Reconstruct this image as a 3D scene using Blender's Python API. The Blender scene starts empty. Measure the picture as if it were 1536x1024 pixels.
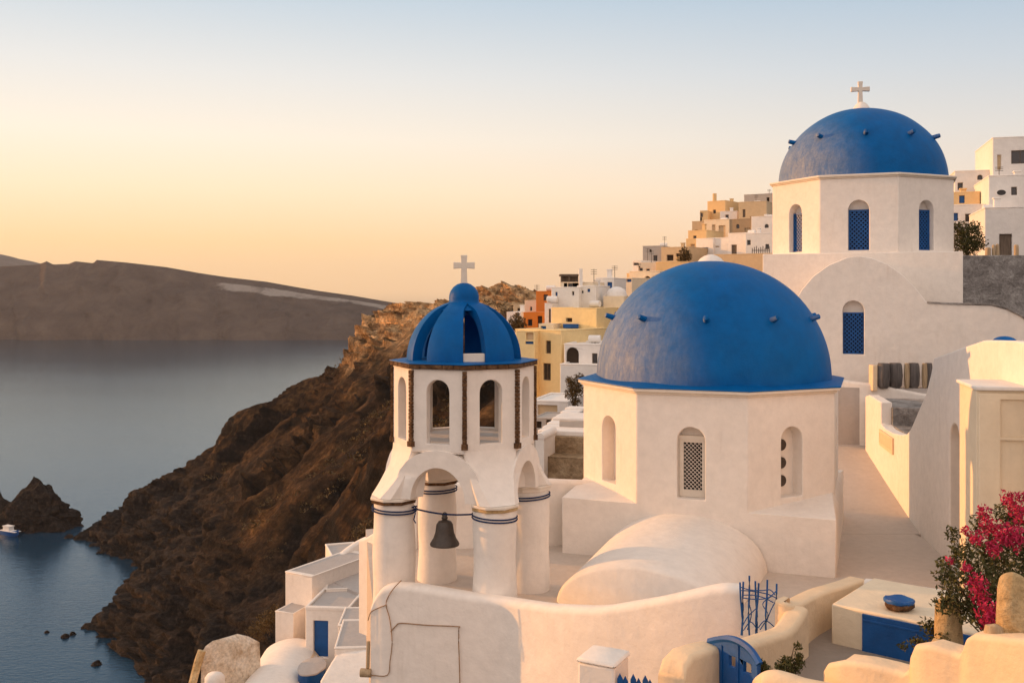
import bpy, bmesh, math, random
from mathutils import Vector, Matrix, noise, geometry
R = math.radians
S = bpy.context.scene
COL = S.collection
random.seed(7)

# ------------------------------------------------------------------ camera
F = 1493.33          # focal length in the photograph's pixels (35 mm lens)
HY = 440.0           # row of the eye-level line
SEA = -120.0
cam_d = bpy.data.cameras.new('camera')
cam = bpy.data.objects.new('camera', cam_d)
COL.objects.link(cam)
cam.location = (0, 0, 0)
cam.rotation_euler = (R(90), 0, 0)
cam_d.lens = 35.0
cam_d.sensor_width = 36.0
cam_d.sensor_fit = 'HORIZONTAL'
cam_d.shift_y = -(512 - HY) / 1536
cam_d.clip_start = 0.1
cam_d.clip_end = 40000
S.camera = cam

# ------------------------------------------------------------------ sun, sky, exposure
SUN_ROT = -71.0      # degrees, 0 = straight ahead (+Y), negative = to the left
SUN_EL = 7.5
SUN_STRENGTH = 3.1
to_sun = Vector((math.sin(R(SUN_ROT)) * math.cos(R(SUN_EL)), math.cos(R(SUN_ROT)) * math.cos(R(SUN_EL)), math.sin(R(SUN_EL))))
sun_d = bpy.data.lights.new('sun', 'SUN')
sun_d.energy = SUN_STRENGTH
sun_d.angle = R(0.6)
sun_d.color = (1.0, 0.46, 0.14)
sun = bpy.data.objects.new('sun', sun_d)
COL.objects.link(sun)
sun.rotation_euler = to_sun.to_track_quat('Z', 'Y').to_euler()
sun.location = (-50, 10, 60)

W = bpy.data.worlds.new('World')
S.world = W
W.use_nodes = True
wn, wl = W.node_tree.nodes, W.node_tree.links
bg = wn['Background']
bg.inputs['Strength'].default_value = 0.12
sky = wn.new('ShaderNodeTexSky')
sky.sky_type = 'NISHITA'
sky.sun_disc = False
sky.sun_elevation = R(SUN_EL)
sky.sun_rotation = R(SUN_ROT)
sky.dust_density = 1.5
tc = wn.new('ShaderNodeTexCoord')
sep = wn.new('ShaderNodeSeparateXYZ')
wl.new(tc.outputs['Generated'], sep.inputs[0])


def wramp(stops):
    r = wn.new('ShaderNodeValToRGB')
    cr = r.color_ramp
    while len(cr.elements) > 1:
        cr.elements.remove(cr.elements[-1])
    cr.elements[0].position = stops[0][0]
    cr.elements[0].color = (*stops[0][1], 1)
    for p, c in stops[1:]:
        e = cr.elements.new(p)
        e.color = (*c, 1)
    mr = wn.new('ShaderNodeMapRange')
    mr.inputs[1].default_value = -0.2
    mr.inputs[2].default_value = 1.0
    wl.new(sep.outputs[2], mr.inputs[0])
    wl.new(mr.outputs[0], r.inputs[0])
    return r


def zz(z):
    return (z + 0.2) / 1.2


RA = wramp([(0, (.22, .16, .12)), (zz(-.02), (.42, .28, .17)), (zz(.0), (.72, .46, .24)), (zz(.05), (.80, .52, .27)), (zz(.10), (.80, .61, .41)),
            (zz(.15), (.75, .65, .53)), (zz(.21), (.62, .60, .57)), (zz(.28), (.44, .50, .55)), (zz(.40), (.30, .38, .46)), (zz(.65), (.42, .44, .46)), (1, (.60, .54, .51))])
RB = wramp([(0, (.20, .15, .12)), (zz(-.02), (.36, .26, .20)), (zz(.0), (.60, .42, .34)), (zz(.05), (.65, .48, .38)), (zz(.10), (.63, .53, .45)),
            (zz(.15), (.53, .51, .49)), (zz(.21), (.41, .46, .51)), (zz(.28), (.29, .39, .49)), (zz(.40), (.30, .38, .45)), (zz(.65), (.42, .44, .46)), (1, (.60, .54, .51))])
# added warm glow in the unseen sky behind the viewer, filling shaded walls
RC_ = wramp([(0, (.22, .17, .15)), (zz(.0), (.66, .52, .45)), (zz(.2), (.98, .80, .71)), (zz(.5), (.90, .76, .69)), (1, (.60, .54, .51))])
dot = wn.new('ShaderNodeVectorMath')
dot.operation = 'DOT_PRODUCT'
dot.inputs[1].default_value = (math.sin(R(SUN_ROT)), math.cos(R(SUN_ROT)), 0)
wl.new(tc.outputs['Generated'], dot.inputs[0])
mrd = wn.new('ShaderNodeMapRange')
mrd.interpolation_type = 'SMOOTHSTEP'
mrd.inputs[1].default_value = -0.45
mrd.inputs[2].default_value = 0.65
wl.new(dot.outputs['Value'], mrd.inputs[0])
mixs = wn.new('ShaderNodeMixRGB')
wl.new(mrd.outputs[0], mixs.inputs[0])
wl.new(RB.outputs[0], mixs.inputs[1])
wl.new(RA.outputs[0], mixs.inputs[2])
mul = wn.new('ShaderNodeMixRGB')
mul.blend_type = 'MULTIPLY'
mul.inputs[0].default_value = 1
mul.inputs[2].default_value = (8.33, 8.33, 8.33, 1)
mrb = wn.new('ShaderNodeMapRange')
mrb.interpolation_type = 'SMOOTHSTEP'
mrb.inputs[1].default_value = 0.45
mrb.inputs[2].default_value = -0.35
wl.new(sep.outputs[1], mrb.inputs[0])
mixb = wn.new('ShaderNodeMixRGB')
wl.new(mrb.outputs[0], mixb.inputs[0])
wl.new(mixs.outputs[0], mixb.inputs[1])
wl.new(RC_.outputs[0], mixb.inputs[2])
wl.new(mixb.outputs[0], mul.inputs[1])
mixn = wn.new('ShaderNodeMixRGB')
mixn.inputs[0].default_value = 0.95
wl.new(sky.outputs[0], mixn.inputs[1])
wl.new(mul.outputs[0], mixn.inputs[2])
wl.new(mixn.outputs[0], bg.inputs['Color'])

S.view_settings.view_transform = 'Standard'
S.view_settings.look = 'None'
S.view_settings.exposure = 0.54
S.view_settings.gamma = 1.0
S.render.engine = 'CYCLES'
S.cycles.use_denoising = True
S.cycles.max_bounces = 8
S.cycles.diffuse_bounces = 5
S.cycles.transparent_max_bounces = 8
S.cycles.caustics_reflective = False
S.cycles.caustics_refractive = False
S.cycles.sample_clamp_indirect = 6.0


# ------------------------------------------------------------------ helpers
def P(px, py, Y):
    return Vector(((px - 768) / F * Y, Y, (HY - py) / F * Y))


def hit(px, py, p0, n):
    d = Vector(((px - 768) / F, 1, (HY - py) / F))
    t = Vector(p0).dot(n) / d.dot(n)
    return d * t


def crom(pts, n=6):
    pts = [Vector(p) for p in pts]
    out = []
    for i in range(len(pts) - 1):
        a = pts[max(i - 1, 0)]
        b = pts[i]
        c = pts[i + 1]
        d = pts[min(i + 2, len(pts) - 1)]
        for k in range(n):
            t = k / n
            out.append(0.5 * ((2 * b) + (c - a) * t + (2 * a - 5 * b + 4 * c - d) * t * t + (3 * b - a - 3 * c + d) * t ** 3))
    out.append(pts[-1])
    return out


def arch(w, h, x0=0.0, y0=0.0, seg=14, rise=None):
    """arched opening, bottom centre at x0,y0; h is the full height to the crown"""
    r = w / 2
    rise = r if rise is None else rise
    pts = [(x0 - r, y0), (x0 + r, y0)]
    for k in range(seg + 1):
        a = math.pi * k / seg
        pts.append((x0 + r * math.cos(a), y0 + h - rise + rise * math.sin(a)))
    return pts


def rect(x0, y0, x1, y1):
    return [(x0, y0), (x1, y0), (x1, y1), (x0, y1)]


class MB:
    def __init__(self):
        self.v = []
        self.f = []

    def add(self, verts, faces):
        o = len(self.v)
        self.v += [Vector(p) for p in verts]
        self.f += [tuple(i + o for i in f) for f in faces]
        return self

    def box(self, c, s, rz=0.0, rot=None):
        m = rot if rot is not None else Matrix.Rotation(rz, 3, 'Z')
        c = Vector(c)
        vs = [c + m @ Vector((x * s[0] / 2, y * s[1] / 2, z * s[2] / 2)) for x in (-1, 1) for y in (-1, 1) for z in (-1, 1)]
        return self.add(vs, [(0, 1, 3, 2), (4, 6, 7, 5), (0, 4, 5, 1), (2, 3, 7, 6), (0, 2, 6, 4), (1, 5, 7, 3)])

    def prism(self, poly, o, u, v, n, depth, holes=()):
        """2D polygon (with holes) in the frame o,u,v pushed along n by depth"""
        o, u, v, n = Vector(o), Vector(u), Vector(v), Vector(n)
        loops = [list(poly)] + [list(h) for h in holes]
        flat = [p for l in loops for p in l]
        N = len(flat)
        tris = geometry.tessellate_polygon([[Vector((p[0], p[1], 0)) for p in l] for l in loops])
        vs = [o + u * p[0] + v * p[1] for p in flat]
        vs += [p + n * depth for p in vs]
        fs = [tuple(t) for t in tris] + [tuple(i + N for i in reversed(t)) for t in tris]
        k = 0
        for l in loops:
            m = len(l)
            for i in range(m):
                j = (i + 1) % m
                fs.append((k + i, k + j, k + j + N, k + i + N))
            k += m
        return self.add(vs, fs)

    def slab(self, poly, z0, z1):
        return self.prism(poly, (0, 0, z0), (1, 0, 0), (0, 1, 0), (0, 0, 1), z1 - z0)

    def hull(self, pts):
        bm = bmesh.new()
        for p in pts:
            bm.verts.new(p)
        bmesh.ops.convex_hull(bm, input=bm.verts[:])
        lone = [q for q in bm.verts if not q.link_faces]
        bmesh.ops.delete(bm, geom=lone, context='VERTS')
        bm.verts.index_update()
        vs = [q.co.copy() for q in bm.verts]
        fs = [tuple(q.index for q in f.verts) for f in bm.faces]
        bm.free()
        return self.add(vs, fs)

    def lathe(self, prof, c, seg=32, a0=0.0, a1=360.0, sx=1, sy=1):
        c = Vector(c)
        full = abs(a1 - a0) >= 359.9
        n = seg if full else seg + 1
        vs = []
        for r, z in prof:
            for k in range(n):
                a = R(a0 + (a1 - a0) * k / seg)
                vs.append(c + Vector((r * math.sin(a) * sx, -r * math.cos(a) * sy, z)))
        fs = []
        for i in range(len(prof) - 1):
            for k in range(seg):
                k2 = (k + 1) % n
                fs.append((i * n + k, i * n + k2, (i + 1) * n + k2, (i + 1) * n + k))
        if full:
            if prof[0][0] > 1e-4:
                fs.append(tuple(range(n)))
            if prof[-1][0] > 1e-4:
                fs.append(tuple((len(prof) - 1) * n + k for k in range(n)))
        return self.add(vs, fs)

    def tube(self, path, r, seg=6, closed=False):
        path = [Vector(p) for p in path]
        n = len(path)
        rs = r if isinstance(r, (list, tuple)) else [r] * n
        vs, fs = [], []
        for i, p in enumerate(path):
            if closed:
                t = path[(i + 1) % n] - path[i - 1]
            else:
                t = path[min(i + 1, n - 1)] - path[max(i - 1, 0)]
            t = t.normalized() if t.length > 1e-9 else Vector((0, 0, 1))
            a = t.cross(Vector((0, 0, 1)))
            if a.length < 1e-3:
                a = t.cross(Vector((1, 0, 0)))
            a.normalize()
            b = t.cross(a)
            for k in range(seg):
                q = 2 * math.pi * k / seg
                vs.append(p + (a * math.cos(q) + b * math.sin(q)) * rs[i])
        for i in range(n if closed else n - 1):
            i2 = (i + 1) % n
            for k in range(seg):
                k2 = (k + 1) % seg
                fs.append((i * seg + k, i * seg + k2, i2 * seg + k2, i2 * seg + k))
        if not closed:
            fs.append(tuple(range(seg)))
            fs.append(tuple((n - 1) * seg + k for k in range(seg)))
        return self.add(vs, fs)

    def ribbon(self, tops, th, zb, rnd=0.5, wob=0.012, smooth=6, side=0.0):
        """a wall along a plan path: tops = (x,y,ztop); rounded top; side shifts it off the path"""
        pts = crom(tops, smooth) if smooth else [Vector(p) for p in tops]
        n = len(pts)
        r = th / 2 * rnd
        prof = [(-th / 2, None)]
        K = 5
        for k in range(K + 1):
            a = math.pi - math.pi / 2 * k / K
            prof.append((-th / 2 + r + r * math.cos(a), -r + r * math.sin(a)))
        for k in range(K + 1):
            a = math.pi / 2 - math.pi / 2 * k / K
            prof.append((th / 2 - r + r * math.cos(a), -r + r * math.sin(a)))
        prof.append((th / 2, None))
        m = len(prof)
        vs, fs = [], []
        for i, p in enumerate(pts):
            t = pts[min(i + 1, n - 1)] - pts[max(i - 1, 0)]
            t.z = 0
            t.normalize()
            s = Vector((t.y, -t.x, 0))
            w = noise.noise(p * 0.9) * wob * 2
            for a, z in prof:
                q = Vector((p.x, p.y, 0)) + s * (a + side + noise.noise(p * 1.3 + Vector((5, 5, 5))) * wob)
                q.z = zb if z is None else p.z + z + w
                vs.append(q)
        for i in range(n - 1):
            for k in range(m - 1):
                fs.append((i * m + k, i * m + k + 1, (i + 1) * m + k + 1, (i + 1) * m + k))
            fs.append((i * m + m - 1, i * m, (i + 1) * m, (i + 1) * m + m - 1))
        fs.append(tuple(range(m)))
        fs.append(tuple((n - 1) * m + k for k in range(m)))
        return self.add(vs, fs)

    def build(self, name, mat, parent=None, smooth=38, bevel=0.0, recalc=True):
        me = bpy.data.meshes.new(name)
        if parent is None:
            xs = [p.x for p in self.v]
            ys = [p.y for p in self.v]
            zs = [p.z for p in self.v]
            org = Vector(((min(xs) + max(xs)) / 2, (min(ys) + max(ys)) / 2, min(zs)))
        else:
            org = world_loc(parent)
        me.from_pydata([p - org for p in self.v], [], self.f)
        if recalc:
            bm = bmesh.new()
            bm.from_mesh(me)
            bmesh.ops.recalc_face_normals(bm, faces=bm.faces)
            bm.to_mesh(me)
            bm.free()
        me.update()
        if smooth:
            me.polygons.foreach_set('use_smooth', [True] * len(me.polygons))
            me.set_sharp_from_angle(angle=R(smooth))
        me.materials.append(mat)
        o = bpy.data.objects.new(name, me)
        COL.objects.link(o)
        if parent is not None:
            o.parent = parent
        else:
            o.location = org
        if bevel:
            b = o.modifiers.new('soft_edges', 'BEVEL')
            b.width = bevel
            b.segments = 2
            b.limit_method = 'ANGLE'
            b.angle_limit = R(40)
            b.use_clamp_overlap = True
        return o


def world_loc(o):
    p = Vector((0, 0, 0))
    while o is not None:
        p += o.location
        o = o.parent
    return p


def tag(o, label, cat, group=None):
    o['label'] = label
    o['category'] = cat
    if group:
        o['group'] = group
    return o


def kind(o, k):
    o['kind'] = k
    return o


def thing(name, loc, label, cat, group=None):
    o = bpy.data.objects.new(name, None)
    COL.objects.link(o)
    o.location = loc
    o.empty_display_size = 0.3
    return tag(o, label, cat, group)


# ------------------------------------------------------------------ materials
def base_mat(name):
    m = bpy.data.materials.new(name)
    m.use_nodes = True
    nt = m.node_tree
    b = nt.nodes['Principled BSDF']
    return m, nt, b


def N(nt, t, **kw):
    n = nt.nodes.new(t)
    for k, v in kw.items():
        setattr(n, k, v)
    return n


def noise_tex(nt, scale, detail=6, rough=0.55, vec=None, dist=0.0):
    n = N(nt, 'ShaderNodeTexNoise')
    n.inputs['Scale'].default_value = scale
    n.inputs['Detail'].default_value = detail
    n.inputs['Roughness'].default_value = rough
    n.inputs['Distortion'].default_value = dist
    if vec is not None:
        nt.links.new(vec, n.inputs['Vector'])
    return n


def ramp(nt, fac, stops):
    r = N(nt, 'ShaderNodeValToRGB')
    cr = r.color_ramp
    cr.elements[0].position = stops[0][0]
    cr.elements[0].color = (*stops[0][1], 1)
    cr.elements[1].position = stops[-1][0]
    cr.elements[1].color = (*stops[-1][1], 1)
    for p, c in stops[1:-1]:
        e = cr.elements.new(p)
        e.color = (*c, 1)
    nt.links.new(fac, r.inputs[0])
    return r


def mixc(nt, fac, a, b, mode='MIX'):
    m = N(nt, 'ShaderNodeMixRGB', blend_type=mode)
    for i, x in ((0, fac), (1, a), (2, b)):
        if isinstance(x, (int, float)):
            m.inputs[i].default_value = x
        elif isinstance(x, tuple):
            m.inputs[i].default_value = (*x, 1)
        else:
            nt.links.new(x, m.inputs[i])
    return m.outputs[0]


def bump(nt, b, parts, scale=1.0):
    """parts: (height output, strength, distance) chained"""
    prev = None
    for h, st, d in parts:
        n = N(nt, 'ShaderNodeBump')
        n.inputs['Strength'].default_value = st
        n.inputs['Distance'].default_value = d
        nt.links.new(h, n.inputs['Height'])
        if prev is not None:
            nt.links.new(prev, n.inputs['Normal'])
        prev = n.outputs[0]
    nt.links.new(prev, b.inputs['Normal'])


def pos(nt, sx=1, sy=1, sz=1):
    g = N(nt, 'ShaderNodeNewGeometry')
    m = N(nt, 'ShaderNodeMapping')
    m.inputs['Scale'].default_value = (sx, sy, sz)
    nt.links.new(g.outputs['Position'], m.inputs['Vector'])
    return m.outputs[0]


def stucco(name, col, dirt=(.42, .34, .26), amt=.35, k=1.0, rough=.85, soft=0.0, strong=0.5):
    m, nt, b = base_mat(name)
    p = pos(nt)
    ps = pos(nt, 5 * k, 5 * k, .55 * k)
    big = noise_tex(nt, .7 * k, 5, .6, p)
    mid = noise_tex(nt, 4.5 * k, 7, .65, p)
    fine = noise_tex(nt, 38 * k, 5, .6, p)
    st = noise_tex(nt, 1.0, 6, .6, ps)
    c0 = tuple(c * .93 for c in col)
    c1 = tuple(min(1, c * 1.05) for c in col)
    base = ramp(nt, mid.outputs[0], [(.3, c0), (.7, c1)]).outputs[0]
    sf = ramp(nt, st.outputs[0], [(.56, (0, 0, 0)), (.80, (1, 1, 1))]).outputs[0]
    bf = ramp(nt, big.outputs[0], [(.42, (0, 0, 0)), (.72, (1, 1, 1))]).outputs[0]
    f = mixc(nt, 1.0, sf, bf, 'MULTIPLY')
    f2 = mixc(nt, 1.0, f, (amt, amt, amt), 'MULTIPLY')
    c = mixc(nt, f2, base, dirt)
    f3 = mixc(nt, 1.0, bf, (amt * .35,) * 3, 'MULTIPLY')
    c = mixc(nt, f3, c, tuple(a * .55 + d * .45 for a, d in zip(col, dirt)))
    nt.links.new(c, b.inputs['Base Color'])
    b.inputs['Roughness'].default_value = rough
    b.inputs['Specular IOR Level'].default_value = .25
    bump(nt, b, [(big.outputs[0], strong, .10 / k), (mid.outputs[0], strong * .7, .03 / k), (fine.outputs[0], strong * .6, .006 / k)])
    return m


def paint(name, col, rough=.5, spec=.5, var=.15, k=1.0, chalk=None, bstr=.25, chalk_sheen=None):
    m, nt, b = base_mat(name)
    p = pos(nt)
    n1 = noise_tex(nt, 2.2 * k, 8, .65, p)
    n2 = noise_tex(nt, 26 * k, 5, .6, p)
    c = ramp(nt, n1.outputs[0], [(.3, tuple(x * (1 - var) for x in col)), (.72, tuple(min(1, x * (1 + var)) for x in col))]).outputs[0]
    if chalk:
        ps = pos(nt, 4 * k, 4 * k, 1.2 * k)
        n3 = noise_tex(nt, 1.3, 9, .7, ps, .4)
        f = ramp(nt, n3.outputs[0], [(.5, (0, 0, 0)), (.85, (.55, .55, .55))]).outputs[0]
        c = mixc(nt, f, c, chalk)
    if chalk_sheen:      # chalky wear streaks plus a painted-in sunlit sheen, masked to left-facing sides
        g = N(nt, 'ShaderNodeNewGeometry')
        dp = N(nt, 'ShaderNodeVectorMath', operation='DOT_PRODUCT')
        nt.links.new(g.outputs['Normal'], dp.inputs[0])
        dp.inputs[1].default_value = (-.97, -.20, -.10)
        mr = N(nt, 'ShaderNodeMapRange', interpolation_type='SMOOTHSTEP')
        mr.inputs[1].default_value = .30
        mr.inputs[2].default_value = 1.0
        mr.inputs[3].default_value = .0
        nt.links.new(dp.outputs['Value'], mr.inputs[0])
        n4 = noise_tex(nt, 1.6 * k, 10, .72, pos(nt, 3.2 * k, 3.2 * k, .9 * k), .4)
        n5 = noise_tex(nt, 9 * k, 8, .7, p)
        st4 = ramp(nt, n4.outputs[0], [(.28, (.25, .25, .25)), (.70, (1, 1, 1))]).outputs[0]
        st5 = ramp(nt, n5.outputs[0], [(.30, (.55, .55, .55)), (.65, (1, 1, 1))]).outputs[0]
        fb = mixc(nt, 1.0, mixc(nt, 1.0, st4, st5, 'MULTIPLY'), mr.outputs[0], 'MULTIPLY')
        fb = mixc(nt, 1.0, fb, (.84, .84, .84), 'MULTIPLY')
        c = mixc(nt, fb, c, chalk_sheen)
    nt.links.new(c, b.inputs['Base Color'])
    rr = ramp(nt, n1.outputs[0], [(.25, (rough * .8,) * 3), (.8, (min(1, rough * 1.2),) * 3)]).outputs[0]
    nt.links.new(rr, b.inputs['Roughness'])
    b.inputs['Specular IOR Level'].default_value = spec
    bump(nt, b, [(n1.outputs[0], bstr, .05 / k), (n2.outputs[0], bstr, .006 / k)])
    return m


def stone(name, c0, c1, c2, k=1.0, bstr=.8):
    m, nt, b = base_mat(name)
    p = pos(nt)
    n1 = noise_tex(nt, 1.1 * k, 9, .68, p, .5)
    n2 = noise_tex(nt, 7 * k, 8, .65, p)
    vo = N(nt, 'ShaderNodeTexVoronoi')
    vo.inputs['Scale'].default_value = 3.2 * k
    nt.links.new(p, vo.inputs['Vector'])
    c = ramp(nt, n1.outputs[0], [(.32, c0), (.5, c1), (.68, c2)]).outputs[0]
    f = ramp(nt, n2.outputs[0], [(.35, (.72, .72, .72)), (.65, (1.1, 1.1, 1.1))]).outputs[0]
    c = mixc(nt, 1.0, c, f, 'MULTIPLY')
    nt.links.new(c, b.inputs['Base Color'])
    b.inputs['Roughness'].default_value = .92
    b.inputs['Specular IOR Level'].default_value = .2
    bump(nt, b, [(n1.outputs[0], bstr, .3 / k), (vo.outputs['Distance'], bstr * .4, .1 / k), (n2.outputs[0], bstr, .06 / k)])
    return m


def wood(name, c0, c1, k=1.0):
    m, nt, b = base_mat(name)
    p = pos(nt, 14 * k, 14 * k, 1.1 * k)
    n1 = noise_tex(nt, 1.4, 8, .65, p, .6)
    c = ramp(nt, n1.outputs[0], [(.3, c0), (.7, c1)]).outputs[0]
    nt.links.new(c, b.inputs['Base Color'])
    b.inputs['Roughness'].default_value = .8
    bump(nt, b, [(n1.outputs[0], .7, .02)])
    return m


M = {}
M['white'] = stucco('whitewashed_plaster', (.80, .735, .665), amt=.45, strong=.45)
M['whitef'] = stucco('far_whitewash', (.78, .74, .69), k=.5)
M['cream'] = stucco('cream_plaster', (.76, .64, .47), k=.6)
M['ochre'] = stucco('ochre_plaster', (.72, .50, .25), k=.6, amt=.4)
M['yellow'] = stucco('yellow_plaster', (.80, .62, .32), k=.5, amt=.3)
M['tan'] = stucco('tan_plaster', (.56, .42, .26), k=.5, amt=.5)
M['brown'] = stucco('brown_plaster', (.36, .26, .16), k=.5, amt=.5)
M['orange'] = stucco('orange_plaster', (.62, .20, .035), k=.5, amt=.3)
M['peel'] = stone('peeling_plaster', (.46, .33, .21), (.78, .68, .55), (.84, .78, .70), k=1.3, bstr=.7)
M['grey'] = stucco('grey_plaster', (.42, .38, .34), k=.8, amt=.6)
M['warm'] = stucco('warm_tinted_plaster', (.78, .59, .39), amt=.7, strong=.7)  # plaster tint carries the orange bounce light of the yard walls in its colour
M['floor'] = stucco('cement_floor', (.55, .47, .40), dirt=(.25, .19, .14), amt=.55, k=1.2, strong=.7)
M['floor2'] = stucco('grey_cement_floor', (.44, .40, .37), dirt=(.22, .18, .15), amt=.6, k=1.2, strong=.7)
M['ridge'] = stone('far_ridge_rock', (.09, .075, .066), (.12, .10, .088), (.15, .125, .11), k=.01)
M['yard'] = stucco('dusty_yard_floor', (.30, .245, .20), dirt=(.14, .11, .09), amt=.6, k=1.2, strong=.9)
M['blue'] = paint('blue_dome_paint', (.000, .094, .305), rough=.50, spec=.10, var=.18, chalk=(.006, .125, .36), bstr=.45, chalk_sheen=(.40, .395, .385))
M['bluet'] = paint('blue_tower_paint', (.000, .088, .295), rough=.52, spec=.10, var=.18, chalk=(.01, .13, .36), bstr=.4)
M['bluew'] = paint('blue_wood_paint', (.004, .075, .26), rough=.5, spec=.4, var=.25)
M['navy'] = paint('navy_rope', (.006, .022, .085), rough=.8, spec=.2, k=8)
M['dark'] = paint('dark_opening', (.018, .014, .012), rough=.35, spec=.5)
M['glass'] = paint('window_glass', (.03, .028, .03), rough=.08, spec=.6, bstr=.02)
M['blackgap'] = paint('dark_interior', (.012, .011, .012), rough=.9, spec=.1)
M['cave'] = paint('shadowy_opening', (.05, .034, .024), rough=.9, spec=.1)
M['iron'] = paint('bell_bronze', (.050, .036, .027), rough=.55, spec=.5, k=6, var=.4)
M['brick'] = stone('dark_weathered_brick', (.05, .026, .014), (.12, .062, .03), (.22, .13, .07), k=9, bstr=.6)
M['rust'] = paint('rusty_pipe', (.33, .20, .11), rough=.8, spec=.2, k=8, var=.4)
M['drystone'] = stone('old_stone_wall', (.20, .135, .075), (.38, .27, .16), (.52, .40, .26), k=.8)
M['pillar'] = stone('pale_golden_stone', (.40, .25, .10), (.62, .43, .22), (.70, .54, .32), k=1.6)
M['greystone'] = stone('grey_stone_wall', (.16, .145, .135), (.30, .28, .265), (.44, .42, .40), k=1.4)
M['wood'] = wood('weathered_wood', (.06, .042, .03), (.19, .14, .10))
M['woodgrey'] = wood('grey_boards', (.05, .042, .04), (.16, .14, .13), .6)
M['woodpale'] = wood('pale_dry_wood', (.26, .17, .09), (.50, .38, .24))
M['trim'] = stucco('pale_trim', (.74, .66, .56))
M['lattice'] = paint('pale_lattice', (.70, .62, .54), rough=.7, spec=.2)


def leaf_mat(name, c0, c1, trans=.25):
    m, nt, b = base_mat(name)
    p = pos(nt)
    n1 = noise_tex(nt, 9, 4, .6, p)
    c = ramp(nt, n1.outputs[0], [(.3, c0), (.7, c1)]).outputs[0]
    nt.links.new(c, b.inputs['Base Color'])
    b.inputs['Roughness'].default_value = .6
    b.inputs['Specular IOR Level'].default_value = .25
    return m


M['leaf'] = leaf_mat('dark_olive_leaves', (.026, .030, .008), (.105, .095, .028))
M['leafdry'] = leaf_mat('dry_scrub_leaves', (.045, .030, .010), (.14, .085, .028))
M['flower'] = leaf_mat('magenta_bracts', (.28, .008, .034), (.62, .035, .11))
M['stem'] = paint('bark', (.07, .045, .025), rough=.9, spec=.1, k=5, var=.4)

# ------------------------------------------------------------------ the setting: sea, cliff, island
def sea_mat():
    m, nt, b = base_mat('sea_water')
    n0 = noise_tex(nt, .012, 4, .5, pos(nt, .6, 1, 1))
    n1 = noise_tex(nt, .11, 6, .6, pos(nt, .55, 1, 1), .3)
    n2 = noise_tex(nt, .6, 5, .6, pos(nt, .6, 1, 1), .3)
    nw = noise_tex(nt, .006, 5, .6, pos(nt, .35, 1, 1), .6)
    c = ramp(nt, n0.outputs[0], [(.35, (.006, .030, .058)), (.65, (.010, .040, .074))]).outputs[0]
    prev = None
    for h, st, d in ((n1.outputs[0], .7, .17), (n2.outputs[0], .9, .17)):
        n = N(nt, 'ShaderNodeBump')
        n.inputs['Strength'].default_value = st
        n.inputs['Distance'].default_value = d
        nt.links.new(h, n.inputs['Height'])
        if prev is not None:
            nt.links.new(prev, n.inputs['Normal'])
        prev = n.outputs[0]
    df = N(nt, 'ShaderNodeBsdfDiffuse')
    nt.links.new(c, df.inputs['Color'])
    gl = N(nt, 'ShaderNodeBsdfGlossy')
    gl.inputs['Color'].default_value = (.76, .88, 1.0, 1)
    rr_ = ramp(nt, nw.outputs[0], [(.4, (.07,) * 3), (.62, (.11,) * 3)]).outputs[0]
    nt.links.new(rr_, gl.inputs['Roughness'])
    fr_ = N(nt, 'ShaderNodeFresnel')
    fr_.inputs['IOR'].default_value = 1.36
    for q in (df, gl, fr_):
        nt.links.new(prev, q.inputs['Normal'])
    mx = N(nt, 'ShaderNodeMixShader')
    nt.links.new(fr_.outputs[0], mx.inputs[0])
    nt.links.new(df.outputs[0], mx.inputs[1])
    nt.links.new(gl.outputs[0], mx.inputs[2])
    nt.links.new(mx.outputs[0], nt.nodes['Material Output'].inputs['Surface'])
    return m


mb = MB()
mb.add([(-7000, -400, SEA), (3500, -400, SEA), (3500, 9000, SEA), (-7000, 9000, SEA)], [(0, 1, 2, 3)])
sea = kind(mb.build('sea', sea_mat()), 'structure')


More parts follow.
